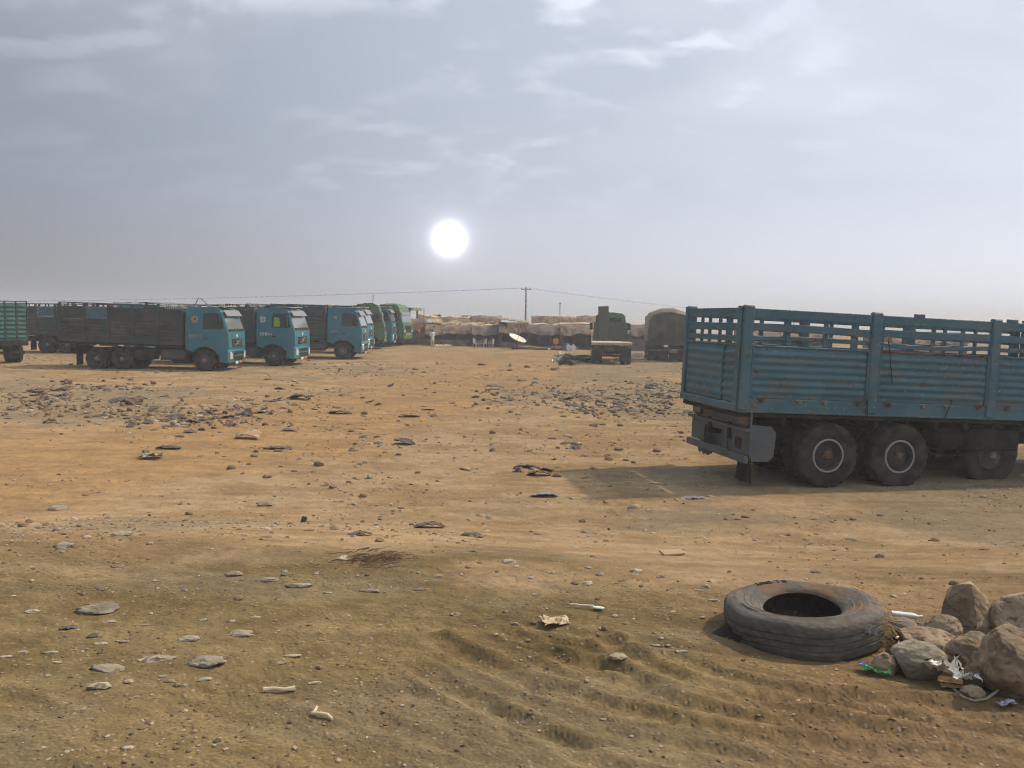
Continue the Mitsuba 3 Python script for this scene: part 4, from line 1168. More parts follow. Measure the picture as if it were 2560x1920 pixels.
# ------------------------------------------------------------------ poles, wires, dish and the small things by the shacks
def pole(x, y, ztop, r0, label, arm=None, mat='pole_dark', name='utility_pole', cat='pole'):
    z0 = float(zg(x, y)) - 0.3
    k = thing(name, label, cat)
    part(k, 'post', tube([(x, y, z0), (x, y, (z0 + ztop) / 2), (x, y, ztop)], [r0, r0 * 0.85, r0 * 0.7], 10), mat, None, 40)
    if arm:
        part(k, 'crossarm', cbox(x - arm / 2, x + arm / 2, y - 0.06, y + 0.06, ztop - 0.35, ztop - 0.22, 0.01), mat)
        for X in (-arm / 2 + 0.1, arm / 2 - 0.1, 0):
            part(k, 'insulator', lathe([(0.001, -0.02), (0.06, 0.0), (0.03, 0.05), (0.06, 0.08), (0.03, 0.16), (0.001, 0.17)], 10, 'z').apply_transform(mat4((x + X, y, ztop - 0.22 if X else ztop))), 'rim_dark', None, 40)
    return k


PA = at_y(1315, 719, 150.0)
PL = at_y(-320, 752, 190.0)
PR = at_y(1985, 790, 235.0)
pole(PA[0], PA[1], PA[2], 0.17, 'dark utility pole with short crossarm standing behind the shacks', 1.7)
pole(PL[0], PL[1], PL[2], 0.16, 'far utility pole beyond the left edge of the lorry row', 1.7)
pole(PR[0], PR[1], PR[2], 0.16, 'far utility pole hidden behind the near lorry', 1.7)


def wire(a, b, sag, r, label):
    t = np.linspace(0, 1, 40)[:, None]
    p = a * (1 - t) + b * t
    p[:, 2] -= (sag * 4 * t * (1 - t))[:, 0]
    solo('power_line', label, 'cable', tube(p, r, 5), 'wire_dark', None, 40)


for i, X in enumerate((-0.7, 0.7)):
    a = PA + [X, 0, -0.05]
    wire(a, PL + [X * 0.3, X, -0.05], 0.75, 0.017, ('left span of the overhead wire, front strand', 'left span of the overhead wire, rear strand')[i])
    wire(a, PR + [X * 0.3, X, -0.05], 0.6, 0.017, ('right span of the overhead wire running down behind the near lorry, front strand', 'right span of the overhead wire running down behind the near lorry, rear strand')[i])
p = at_y(1400, 755, 95.0)
k = pole(p[0], p[1], p[2], 0.055, 'thin aerial mast with a small tip behind the bright tan roof', None, 'wire_dark', 'mast', 'mast')
part(k, 'tip', cat_([tube([p + [-0.18, 0, -0.15], p + [0.18, 0, -0.15]], 0.03, 6), tube([p + [-0.1, 0, -0.3], p + [0.1, 0, -0.3]], 0.03, 6)]), 'wire_dark')
p = at_y(1060, 768, 66.5)
pole(p[0], p[1], p[2], 0.03, 'thin bare pole rising at the left end of the shacks', None, 'pole_wood', 'pole', 'pole')


def sat_dish():
    k = thing('satellite_dish', 'large white satellite dish tilted skyward in front of the shacks', 'satellite dish')
    c = at_y(1294, 846, 64.2)
    n = np.array([0.38, -0.25, 0.89]); n /= np.linalg.norm(n)
    x = np.cross([0, 1, 0], n); x /= np.linalg.norm(x)
    y = np.cross(n, x)
    M = np.eye(4); M[:3, 0], M[:3, 1], M[:3, 2], M[:3, 3] = x, y, n, c
    r = np.linspace(0.02, 0.66, 10)
    pr = [(a, 0.16 * (a / 0.66) ** 2 - 0.12) for a in r] + [(0.67, 0.05), (0.66, 0.02)] + [(a, 0.16 * (a / 0.66) ** 2 - 0.15) for a in r[::-1]]
    part(k, 'bowl', lathe(pr, 40, 'z'), 'dish_white', M, 40)
    part(k, 'feed_arm', tube([(0.0, -0.62, 0.0), (0.0, -0.3, 0.42), (0, 0, 0.5)], 0.012, 6), 'steel_grey', M)
    part(k, 'feed', lathe([(0.001, 0.44), (0.035, 0.44), (0.035, 0.56), (0.001, 0.56)], 12, 'z'), 'steel_grey', M)
    z0 = float(zg(c[0], c[1])) - 0.1
    part(k, 'mount', tube([(c[0] - 0.05, c[1] + 0.05, z0), (c[0] - 0.05, c[1] + 0.03, c[2] - 0.12)], 0.05, 8), 'pole_dark', None, 40)


sat_dish()


def chair(u, rz, label):
    k = thing('plastic_chair', label, 'chair', 'plastic chairs in front of the shacks')
    p = at(u, 867.5, zbase)
    M = mat4((p[0], 65.2, float(zg(p[0], 65.2)) - 0.01), rz, 0, 0, 0.78)
    part(k, 'seat', lambda: cbox(-0.22, 0.22, -0.22, 0.22, 0.42, 0.455, 0.015), 'plastic_pale', M, False, 'cseat')
    part(k, 'backrest', lambda: cat_([cbox(-0.24, -0.20, Y - 0.045, Y + 0.045, 0.46, 0.84, 0.01) for Y in (-0.17, -0.06, 0.06, 0.17)] + [cbox(-0.25, -0.2, -0.22, 0.22, 0.80, 0.88, 0.015)]), 'plastic_pale', M, False, 'cback')
    for X, Y in ((-0.2, -0.2), (-0.2, 0.2), (0.2, -0.2), (0.2, 0.2)):
        part(k, 'leg', lambda: cbox(X - 0.025, X + 0.025, Y - 0.025, Y + 0.025, 0, 0.42, 0.006), 'plastic_pale', M, False, f'cleg{X}{Y}')
    for Y in (-0.23, 0.23):
        part(k, 'armrest', lambda: cat_([cbox(-0.22, 0.2, Y - 0.025, Y + 0.025, 0.64, 0.67, 0.008), cbox(0.15, 0.19, Y - 0.02, Y + 0.02, 0.44, 0.64, 0.006)]), 'plastic_pale', M, False, f'carm{Y}')


chair(1192, -30, 'left of three pale plastic chairs in front of the shacks')
chair(1211, -140, 'middle of three pale plastic chairs in front of the shacks')
chair(1229, 160, 'right of three pale plastic chairs in front of the shacks')


def jerrycan(u, label):
    p = at_y(u, 870, 63.6)
    M = mat4((p[0], p[1], float(zg(p[0], p[1])) - 0.01), 20)
    pg = [(-0.15, 0), (0.15, 0), (0.16, 0.28), (0.06, 0.40), (-0.1, 0.40), (-0.16, 0.3)]
    m = trimesh.creation.extrude_polygon(Polygon(pg).buffer(0.012), 0.2, engine='earcut')
    v = m.vertices
    m = trimesh.Trimesh(np.stack([v[:, 0], v[:, 2] - 0.1, v[:, 1]], -1), m.faces[:, ::-1])
    k = thing('jerrycan', label, 'jerrycan', 'white jerrycans before the dark shack opening')
    part(k, 'can', m, 'plastic_white', M)
    part(k, 'cap', lathe([(0.001, 0.40), (0.035, 0.40), (0.035, 0.45), (0.001, 0.45)], 12, 'z').apply_translation((0.0, 0, 0)), 'plastic_white', M, 40)
    part(k, 'handle', tube([(-0.12, 0, 0.39), (-0.1, 0, 0.46), (0.02, 0, 0.46), (0.04, 0, 0.4)], 0.015, 6), 'plastic_white', M, 40)


jerrycan(1422, 'left white jerrycan standing before the dark shack opening')
jerrycan(1434, 'right white jerrycan standing before the dark shack opening')
p = at_y(1415, 866, 64.2)
k = thing('drum', 'blue plastic drum behind the white jerrycans', 'drum')
part(k, 'body', lathe([(0.001, 0), (0.2, 0), (0.23, 0.08), (0.22, 0.2), (0.235, 0.3), (0.22, 0.42), (0.2, 0.5), (0.001, 0.5)], 20, 'z'), 'plastic_blue', mat4((p[0], p[1], float(zg(p[0], p[1])) - 0.01)), 30)
part(k, 'lid', lathe([(0.001, 0.5), (0.21, 0.5), (0.21, 0.54), (0.001, 0.55)], 20, 'z'), 'plastic_blue', mat4((p[0], p[1], float(zg(p[0], p[1])) - 0.01)), 30)
p = at_y(1389, 868, 64.4)
k = thing('post_box', 'orange box on a short pale post in front of the shacks', 'box')
M = mat4((p[0], p[1], float(zg(p[0], p[1])) - 0.02), 10)
part(k, 'post', cbox(-0.045, 0.045, -0.04, 0.04, 0, 0.45, 0.006), 'cardboard_tan', M)
part(k, 'box', cbox(-0.17, 0.17, -0.15, 0.15, 0.45, 0.84, 0.03), 'cloth_orange', M)
p = at_y(1046, 826, 66.0)
k = thing('flag', 'small orange cloth on a slanting stick beside the last green lorry', 'flag')
part(k, 'stick', tube([(p[0] - 0.1, p[1], p[2] + 0.2), (p[0] + 0.25, p[1], float(zg(p[0], p[1])))], 0.015, 6), 'pole_wood')
part(k, 'cloth', hung(0, 0.16, 0.17, -0.22, 0, 0.05, 3, 0.2).apply_transform(mat4((p[0] - 0.08, p[1] - 0.02, p[2]), 0, 0, 0)).apply_transform(trimesh.transformations.rotation_matrix(-0.5, [0, 1, 0], p)), 'cloth_orange', None, 50)


def person():
    import manifold3d as m3
    k = thing('person', 'person in white shirt and pale trousers standing before the dark shack opening', 'person')
    p = at_y(1081, 861, 65.0)
    s = 0.74
    M = mat4((p[0], p[1], float(zg(p[0], p[1])) - 0.01), -70, 0, 0, s)
    J = dict(hip=(0, 0, 0.93), chest=(0.02, 0, 1.32), neck=(0.03, 0, 1.50), kl=(0.03, 0.10, 0.50), kr=(0.02, -0.10, 0.50), al=(-0.02, 0.11, 0.07), ar=(0.0, -0.11, 0.07), tl=(0.14, 0.12, 0.04), tr=(0.16, -0.12, 0.04),
             hl=(0, 0.10, 0.90), hr=(0, -0.10, 0.90), sl=(0.02, 0.19, 1.42), sr=(0.02, -0.19, 1.42), el=(-0.02, 0.25, 1.14), er=(0.0, -0.25, 1.14), wl=(0.08, 0.26, 0.88), wr=(0.10, -0.25, 0.89))

    def bones(bs, tpr=0.03):
        out = m3.Manifold()
        for a, ra, b, rb in bs:
            sp = [m3.Manifold.sphere(r, 16).translate(list(J[q] if isinstance(q, str) else q)) for q, r in ((a, ra), (b, rb))]
            out = out + m3.Manifold.batch_hull(sp)
        mm = out.refine_to_length(tpr).to_mesh()
        t = trimesh.Trimesh(mm.vert_properties[:, :3], mm.tri_verts)
        trimesh.smoothing.filter_taubin(t, iterations=8)
        return t
    hands = []
    for w, sg in (('wl', 1), ('wr', -1)):
        x, y, z = J[w]
        hands.append((w, 0.028, (x + 0.02, y, z - 0.09), 0.03))
        for i in range(4):
            hands.append(((x + 0.045 - i * 0.018, y, z - 0.09), 0.011, (x + 0.06 - i * 0.018, y - sg * 0.012, z - 0.17 + abs(i - 1) * 0.008), 0.008))
        hands.append(((x + 0.04, y, z - 0.05), 0.012, (x + 0.085, y, z - 0.10), 0.009))
    body = bones([('neck', 0.055, (0.04, 0, 1.60), 0.055), ((0.05, 0, 1.66), 0.09, (0.04, 0, 1.60), 0.085), ((0.03, 0, 1.69), 0.10, (0.05, 0, 1.66), 0.095), ((0.135, 0, 1.645), 0.018, (0.12, 0, 1.67), 0.014), ((0.0, 0.095, 1.655), 0.02, (0.01, 0.1, 1.63), 0.015), ((0.0, -0.095, 1.655), 0.02, (0.01, -0.1, 1.63), 0.015),
                  ('el', 0.042, 'wl', 0.03), ('er', 0.042, 'wr', 0.03), ('al', 0.05, 'tl', 0.035), ('ar', 0.05, 'tr', 0.035), ('kl', 0.05, 'al', 0.042), ('kr', 0.05, 'ar', 0.042), ('chest', 0.1, 'neck', 0.06), ('hip', 0.1, 'chest', 0.1), ('hl', 0.08, 'kl', 0.05), ('hr', 0.08, 'kr', 0.05), ('sl', 0.05, 'el', 0.042), ('sr', 0.05, 'er', 0.042), ('sl', 0.05, 'chest', 0.1), ('sr', 0.05, 'chest', 0.1)] + hands, 0.025)
    part(k, 'body', body, 'skin', M, True)
    part(k, 'shirt', bones([('hip', 0.155, 'chest', 0.165), ('chest', 0.165, (0.025, 0, 1.42), 0.12), ('sl', 0.085, (0.02, 0, 1.38), 0.14), ('sr', 0.085, (0.02, 0, 1.38), 0.14), ('sl', 0.08, 'el', 0.066), ('sr', 0.08, 'er', 0.066), ((0, 0, 0.78), 0.17, 'hip', 0.155)]), 'cloth_white', M, True)
    part(k, 'trousers', bones([('hl', 0.11, 'kl', 0.08), ('hr', 0.11, 'kr', 0.08), ('kl', 0.08, 'al', 0.065), ('kr', 0.08, 'ar', 0.065), ('hip', 0.13, (0, 0, 0.84), 0.135)]), 'cloth_cream', M, True)
    part(k, 'hair', bones([((0.01, 0, 1.72), 0.1, (0.0, 0, 1.69), 0.1)]), 'cloth_dark', M, True)


person()


# ------------------------------------------------------------------ stones, scraps and litter
def rock(seed, dims, cuts=5, rough=0.16, sub=4, flat=0.0):
    g = np.random.default_rng(seed)
    m = trimesh.creation.icosphere(subdivisions=sub, radius=1.0)
    v = m.vertices.copy()
    for _ in range(cuts):
        n = g.normal(size=3); n /= np.linalg.norm(n)
        d = g.uniform(0.55, 0.85)
        over = np.maximum(v @ n - d, 0)
        v -= over[:, None] * n * 0.9
    r = 1 + rough * 2 * (meshkit.fbm(m.vertices * 1.3 + seed * 3.7, 4, seed) - 0.5) + rough * 0.9 * (meshkit.fbm(m.vertices * 4.5 + seed, 4, seed + 1) - 0.5)
    v = v * r[:, None]
    v = v / np.abs(v).max(0) * (np.asarray(dims) / 2)
    return trimesh.Trimesh(v, m.faces, process=False)


for u_, v_, w_, h_, lab in ((1330, 872, 3.2, 0.42, 'low earth heap with litter right of the satellite dish'), (1395, 874, 2.2, 0.36, 'low earth heap below the orange box')):
    p = at_y(u_, v_, 64.6)
    solo('earth_heap', lab, 'heap', rock(int(u_), (w_, 1.0, h_), 2, 0.5, 4), 'grit_tan', mat4((p[0], p[1], float(zg(p[0], p[1])) + h_ * 0.25)), True)
p = at_y(1103, 861, 64.8)
solo('cloth_heap', 'cream cloth lying in a low heap right of the person', 'cloth', rag(-0.55, 0.75, -0.25, 0.12, 0.25, 0.2, 31), 'mat_tan', mat4((p[0], p[1], float(zg(p[0], p[1])))), 50)
p = at_y(1372, 877, 63.9)
solo('plastic_bag', 'tiny white bag on the dirt before the earth heaps', 'bag', rock(8, (0.24, 0.2, 0.18), 3, 0.4, 2), 'cloth_white', mat4((p[0], p[1], float(zg(p[0], p[1])) + 0.06)), True)


def big_rock(u0, u1, v0, v1, label, mat, seed, dep=0.8, sink=0.2, tilt=(0, 0), cuts=3, vb=None, rz=0, lift=0.0, rough=0.13):
    """A stone of the heap, standing where the photograph shows its foot."""
    foot = at((u0 + u1) / 2, vb or v1)
    d = np.linalg.norm(foot - CAM)
    w, h = (u1 - u0) / F * d * 1.02, (v1 - v0) / F * d * 1.0
    dims = (w, w * dep, h * (1 + sink))
    c = foot + np.array([0, w * dep * 0.38, h / 2 - h * sink * 0.35 + lift])
    c[0] = foot[0] * c[1] / foot[1]
    solo('rock', label, 'rock', rock(seed, dims, cuts, rough, 5 if w > 0.4 else 4), mat, mat4(c, rz, tilt[0], tilt[1]), True)


def upright():
    """The boulder set on end: a ridge runs down it, the left face in the shade."""
    g = np.random.default_rng(5)
    pts = [(-0.20, 0.10, -0.30), (-0.03, -0.17, -0.30), (0.30, -0.10, -0.30), (0.27, 0.2, -0.30), (-0.1, 0.24, -0.30), (-0.22, 0.08, -0.02), (-0.18, 0.08, 0.14), (-0.035, -0.10, 0.0), (0.30, 0.03, -0.10), (0.24, 0.18, -0.02),
           (-0.12, 0.06, 0.27), (-0.04, -0.02, 0.30), (0.02, 0.08, 0.29), (-0.1, 0.16, 0.22), (0.17, 0.06, 0.15), (0.24, 0.03, 0.04)]
    m = trimesh.convex.convex_hull(np.array(pts)).subdivide_to_size(0.035)
    m.merge_vertices()
    v = m.vertices.copy()
    n = m.vertex_normals
    v += n * ((meshkit.fbm(v * 9, 4, 3) - 0.5) * 0.028)[:, None] + n * ((meshkit.fbm(v * 30, 3, 8) - 0.5) * 0.012)[:, None]
    m = trimesh.Trimesh(v, m.faces, process=False)
    trimesh.smoothing.filter_laplacian(m, iterations=1)
    foot = at(2428, 1618)
    foot[0] *= (foot[1] + 0.18) / foot[1]
    solo('boulder', 'tall tan boulder standing on end, its left face in shade, right of the tyre', 'boulder', m, 'rock_tan', mat4(foot + [0, 0.18, 0.12], 8), 40)


upright()
big_rock(2488, 2640, 1532, 1640, 'dark brown boulder cut by the right edge of the picture behind the heap', 'rock_tan', 22, 0.8, vb=1632)
big_rock(2322, 2398, 1556, 1618, 'round brown stone between the tyre and the tall boulder', 'rock_tan', 23, 0.9, cuts=1, vb=1618, rough=0.1)
big_rock(2218, 2288, 1558, 1606, 'smooth grey stone touching the right side of the tyre', 'rock_grey', 24, 0.9, cuts=1, rough=0.1)
big_rock(2276, 2322, 1560, 1592, 'small tan stone under the white bottle', 'rock_tan', 25, 0.9, cuts=4)
big_rock(2302, 2332, 1561, 1584, 'little grey stone behind the round brown one', 'rock_grey', 26, 0.9)
big_rock(2284, 2340, 1585, 1606, 'flat small stone on top of the long flat one', 'rock_tan', 27, 0.8)
big_rock(2236, 2382, 1594, 1646, 'long flat brown stone lying behind the smooth grey one', 'rock_tan', 28, 0.7, cuts=3)
big_rock(2222, 2356, 1628, 1702, 'big smooth grey stone with a rounded hump beside the foil bag', 'rock_grey', 29, 0.7, cuts=1, rough=0.16)
big_rock(2176, 2242, 1640, 1692, 'brown pointed stone just above the green wrapper', 'rock_tan', 31, 0.8, cuts=6)
big_rock(2366, 2456, 1616, 1686, 'rough red brown stone behind the foil bag', 'rock_tan', 32, 0.8, cuts=6, rough=0.22)
big_rock(2400, 2476, 1598, 1660, 'light tan rounded stone at the foot of the tall boulder', 'rock_grey', 33, 0.8, cuts=2)
big_rock(2462, 2640, 1618, 1762, 'largest boulder of the heap, cut by the right edge of the picture', 'rock_tan', 34, 0.85, cuts=3, rough=0.2, vb=1762)
big_rock(2406, 2462, 1655, 1730, 'dark stone wedged between the foil bag and the largest boulder', 'rock_tan', 35, 0.9, cuts=5, vb=1726)
big_rock(2402, 2456, 1728, 1752, 'low flat stone inside the loop of grey cable', 'rock_tan', 36, 0.8)


def lying_tyre():
    k = thing('old_tyre', 'worn lorry tyre lying on its side in the dirt beside the heap of stones', 'tyre')
    f = at(2012, 1655)
    R, w, b = 0.565, 0.295, 0.285
    c = np.array([f[0], f[1] + R * 0.97, float(zg(f[0], f[1] + R)) + 0.085])
    c[0] = (2014 - 1280) / F * (c[1] * CP + (CAM[2] - c[2]) * SP) - 0.01
    c[2] = float(zg(c[0], f[1] + 0.4)) + 0.115
    hh = w / 2
    pr = [(b, hh * 0.70), (b + 0.012, hh * 0.84), (b + 0.035, hh * 0.90), (b + 0.05, hh * 0.96), (b + 0.062, hh * 0.955), (b + 0.085, hh * 1.01), (b + 0.092, hh * 0.975), (b + 0.13, hh * 1.035), (b + 0.137, hh * 1.0), (b + 0.175, hh * 1.04), (b + 0.182, hh * 1.005), (b + 0.2, hh * 1.0), (b + 0.205, hh * 0.97), (R - 0.055, hh * 0.96), (R - 0.049, hh * 0.945), (R - 0.03, hh * 0.90), (R - 0.012, hh * 0.80), (R - 0.002, hh * 0.62),
          (R, hh * 0.48), (R, hh * 0.37), (R - 0.008, hh * 0.35), (R - 0.008, hh * 0.30), (R, hh * 0.28), (R + 0.002, hh * 0.04), (R - 0.007, hh * 0.02), (R - 0.007, -hh * 0.03), (R + 0.002, -hh * 0.05), (R, -hh * 0.28), (R - 0.008, -hh * 0.30), (R - 0.008, -hh * 0.35), (R, -hh * 0.37), (R, -hh * 0.5), (R - 0.012, -hh * 0.80), (R - 0.05, -hh * 0.96), (b + 0.12, -hh * 1.03), (b + 0.02, -hh * 0.86), (b, -hh * 0.7),
          (b + 0.012, -hh * 0.66), (b + 0.03, -hh * 0.74), (b + 0.12, -hh * 0.90), (R - 0.06, -hh * 0.80), (R - 0.03, 0), (R - 0.06, hh * 0.80), (b + 0.12, hh * 0.90), (b + 0.03, hh * 0.76), (b + 0.012, hh * 0.64)]
    n = 160
    m = lathe(pr, n, 'z')
    v = m.vertices.copy()
    th = np.arctan2(v[:, 1], v[:, 0])
    r = np.hypot(v[:, 0], v[:, 1])
    up = np.clip(v[:, 2] / hh, 0, 1)
    inner = np.clip(1 - (r - b) / 0.18, 0, 1)
    # the bead sags unevenly, the casing is a little out of round
    v[:, 2] -= 0.045 * inner * up * (0.6 + 0.4 * np.cos(th + 2.0)) + 0.02 * up * np.cos(2 * th + 0.5) * inner
    s = 1 + 0.016 * np.cos(2 * th + 0.9) + 0.010 * np.cos(3 * th) - 0.05 * inner * up * np.cos(2 * th + 0.3)
    v[:, 0] *= s; v[:, 1] *= s
    v[:, 2] += 0.008 * np.sin(5 * th) * (r > R - 0.1)
    m = trimesh.Trimesh(v, m.faces, process=False)
    M = mat4(c, 0, -3.0, -1.0)
    part(k, 'casing', m, 'old_rubber', M, 40)
    # raised letters on the far left of the sidewall
    txt = 'UNITE'
    ms = []
    for i, ch in enumerate(txt):
        t = meshkit.text_mesh(ch, 0.052, 0.005, False)
        t.apply_translation((-0.02, 0, 0))
        a = math.radians(117 - i * 7.0)
        rr = R - 0.135
        t.apply_transform(mat4((rr * math.cos(a), rr * math.sin(a), hh * 0.985 + 0.007), math.degrees(a) - 90))
        ms.append(t)
    part(k, 'lettering', cat_(ms), 'under', M, label='raised dark lettering on the sidewall')
    # torn strip of tread and frayed cords
    a0 = math.radians(-62)
    P = np.zeros((10, 4, 3))
    for i in range(10):
        a = a0 + i * 0.022
        for j in range(4):
            P[i, j] = [(R + 0.012 + 0.01 * math.sin(i)) * math.cos(a), (R + 0.012 + 0.01 * math.sin(i)) * math.sin(a), 0.055 - i * 0.004 + j * 0.011 + 0.012 * math.sin(i * 1.3)]
    part(k, 'torn_strip', grid_sheet(P[::-1], 0.008), 'visor_grey', M)
    g = np.random.default_rng(4)
    ms = []
    for i in range(80):
        a = math.radians(g.uniform(-40, 15))
        z = g.uniform(-0.13, 0.06)
        q = np.array([R * math.cos(a), R * math.sin(a), z])
        d = np.array([math.cos(a), math.sin(a), g.uniform(-0.9, 0.4)])
        l = g.uniform(0.03, 0.14)
        ms.append(tube([q, q + d * l * 0.5 + [0, 0, 0.01], q + d * l + g.normal(size=3) * 0.02 - [0, 0, 0.03]], 0.0035, 4))
    part(k, 'frayed_cord', cat_(ms), 'cord', M)
    P = np.zeros((8, 6, 3))
    for i in range(8):
        for j in range(6):
            a, b_ = i / 7, j / 5
            ang = math.radians(178 + 26 * b_)
            rr = R + 0.005 + a * (0.15 - 0.10 * b_)
            P[i, j] = [rr * math.cos(ang), rr * math.sin(ang), -0.02 - 0.09 * a ** 0.8 + 0.02 * math.sin(6 * b_)]
    part(k, 'torn_flap', grid_sheet(P, 0.012), 'under', M)
    return c, R


def old_rub(p, n, uv):
    a = fbm(p.x * 6.0, p.y * 6.0, p.z * 6.0, 4)
    f = fbm(p.x * 28.0, p.y * 28.0, p.z * 28.0, 3)
    c = mix((0.088, 0.083, 0.074), (0.140, 0.132, 0.112), smoothstep(0.3, 0.7, f * 0.6 + a * 0.4))
    tx, ty, tz = (float(q) for q in TC)
    m = fbm(p.x * 7.0 + 5.0, p.y * 7.0 + 2.3, p.z * 4.0, 4)
    for dx, dy, r in ((0.26, 0.22, 0.20), (0.34, -0.22, 0.17), (-0.12, 0.33, 0.14)):     # three patches of dried red earth
        e = dr.sqrt(dr.square(p.x - (tx + dx)) + dr.square(p.y - (ty + dy))) / r + dr.abs(p.z - (tz + 0.15)) * 7.0
        c = mix(c, (0.20, 0.115, 0.060), (1 - smoothstep(0.45, 1.05, e + (m - 0.5) * 1.8)) * 0.6)
    low = smoothstep(0.52, 0.62, m + (tz - 0.06 - p.z) * 1.2)
    c = mix(c, (0.12, 0.080, 0.048), low * 0.7)
    return c


def rub_bump(p, n, uv):
    return fbm(p.x * 30.0, p.y * 30.0, p.z * 55.0, 4)


scene['m_old_rubber'] = {'type': 'bumpmap', 'arbitrary': proc(rub_bump, 2e-3), 'scale': 0.012, 'bsdf': {'type': 'principled', 'base_color': proc(old_rub), 'roughness': 0.75, 'specular': 0.3}}
TC, TR = lying_tyre()
rng = np.random.default_rng(21)


# rubble lying inside the tyre and clods of earth round it
def pebbles(points, sizes, seed, flat=0.6, sub=1):
    g = np.random.default_rng(seed)
    base = [rock(100 + i, (1, 1, 1), 3, 0.25, sub) for i in range(6)]
    vs, fs, at_ = [], [], 0
    for p, s in zip(points, sizes):
        b = base[g.integers(6)]
        a = g.uniform(0, 2 * PI)
        e = np.array([1, g.uniform(0.55, 1), g.uniform(0.35, 1) * flat]) * s
        R_ = np.array([[math.cos(a), -math.sin(a), 0], [math.sin(a), math.cos(a), 0], [0, 0, 1]])
        vs.append((b.vertices * e) @ R_.T + p + [0, 0, e[2] * 0.22])
        fs.append(b.faces + at_)
        at_ += len(b.vertices)
    return trimesh.Trimesh(np.vstack(vs), np.vstack(fs), process=False)


def stuff(name, label, cat, mesh, mat, smooth=False):
    k = thing(name, label, cat, None, 'stuff')
    scene[k] = shape(mesh, mat, smooth)
    return k


for i, (dx, dy, s, mt) in enumerate(((-0.12, -0.10, 0.11, 'rock_grey'), (-0.02, -0.16, 0.07, 'rock_pale'), (0.06, -0.13, 0.06, 'rock_pale'), (-0.2, -0.02, 0.08, 'rock_tan'), (0.0, -0.02, 0.09, 'rock_grey'), (0.12, 0.0, 0.07, 'rock_tan'))):
    x, y = TC[0] + dx, TC[1] + dy
    solo('loose_stone', 'pebble lying in the dirt inside the tyre', 'stone', rock(60 + i, (s, s * 0.8, s * 0.7), 3, 0.2, 2), mt, mat4((x, y, float(zg(x, y)) + 0.07)), True, group='pebbles inside the tyre')


# litter one can point at
def crumple(w, d, h, seed, n=14, m=10):
    g = np.random.default_rng(seed)
    X, Y = np.meshgrid(np.linspace(-w / 2, w / 2, n), np.linspace(-d / 2, d / 2, m), indexing='ij')
    Z = h * np.abs(2 * nz(X / w * 2.2 + seed, Y / d * 2.2, 1.0, 3, seed)) * 1.6 + h * 0.25
    X = X + w * 0.08 * g.normal(size=X.shape) * 0.6; Y = Y + d * 0.08 * g.normal(size=Y.shape) * 0.6
    return grid_sheet(np.stack([X, Y, Z], -1), 0.004)


def litter(name, label, cat, u, v, mesh, mat, rz=0, lift=0.0, smooth=False, pitch=0, roll=0, group=None):
    p = at(u, v)
    return solo(name, label, cat, mesh, mat, mat4(p + [0, 0, lift], rz, pitch, roll), smooth, group=group)


litter('foil_bag', 'crumpled silvery foil bag lying among the stones', 'bag', 2374, 1712, crumple(0.30, 0.20, 0.17, 3, 20, 14), 'foil', -14, 0.03)
litter('cardboard', 'small tan cardboard scrap under the foil bag', 'cardboard', 2386, 1722, crumple(0.16, 0.06, 0.02, 5), 'cardboard_tan', -6, 0.01)
k = thing('bottle', 'crushed white plastic bottle lying behind the grey stones', 'bottle')
p = at(2264, 1566)
BM = mat4(p + [0, 0, 0.09], -8, 4)
m = lathe([(0.001, -0.11), (0.026, -0.11), (0.03, -0.06), (0.026, -0.01), (0.03, 0.04), (0.024, 0.07), (0.012, 0.085), (0.012, 0.10), (0.001, 0.10)], 16, 'y')
m.apply_transform(mat4((0, 0, 0), -90)); m.vertices[:, 2] *= 0.75
part(k, 'body', m, 'plastic_white', BM, 50)
part(k, 'cap', lathe([(0.001, 0.10), (0.015, 0.10), (0.015, 0.12), (0.001, 0.12)], 12, 'y').apply_transform(mat4((0, 0, 0), -90)), 'plastic_white', BM, 40)
litter('plastic_wrapper', 'bright green wrapper scrap in front of the tyre', 'wrapper', 2192, 1690, crumple(0.16, 0.07, 0.05, 8), 'wrap_green', -22, 0.02)
litter('plastic_wrapper', 'violet wrapper scrap at the end of the green one', 'wrapper', 2160, 1676, crumple(0.07, 0.05, 0.04, 9), 'wrap_violet', -22, 0.02)
litter('plastic_wrapper', 'lilac wrapper scrap at the foot of the largest boulder', 'wrapper', 2516, 1768, crumple(0.11, 0.05, 0.04, 10), 'wrap_lilac', 12, 0.01)
pts = [at(u_, v_) + [0, 0, dz] for u_, v_, dz in ((2385, 1727, 0.01), (2405, 1746, 0.012), (2435, 1758, 0.015), (2465, 1757, 0.025), (2490, 1745, 0.04), (2505, 1735, 0.05))]
solo('cable', 'grey cable end bent in a loop beneath the largest boulder', 'cable', tube(pts, 0.008, 6), 'cable_grey', None, 40)
pts = [at(u_, v_) + [0, 0, dz] for u_, v_, dz in ((2222, 1660, 0.02), (2238, 1650, 0.06), (2246, 1640, 0.10), (2244, 1636, 0.13), (2238, 1640, 0.13))]
solo('peel', 'curled pale strip between the pointed and the smooth grey stone', 'strip', tube(pts, 0.007, 5), 'bone', None, 40)
litter('cardboard', 'crumpled cream cardboard piece in the middle foreground', 'cardboard', 1388, 1558, crumple(0.20, 0.15, 0.045, 11), 'cardboard', 10, 0.005)
sp = cat_([tube([(-0.14, 0, 0.02), (0.02, 0, 0.02), (0.05, 0, 0.018)], [0.006, 0.008, 0.012], 6), to_local(rock(3, (0.1, 0.05, 0.02), 0, 0.05, 2), mat4((0.09, 0, 0.012)))])
litter('plastic_spoon', 'white plastic spoon lying behind the cream cardboard', 'spoon', 1468, 1523, sp, 'paper_white', -14, 0.01)
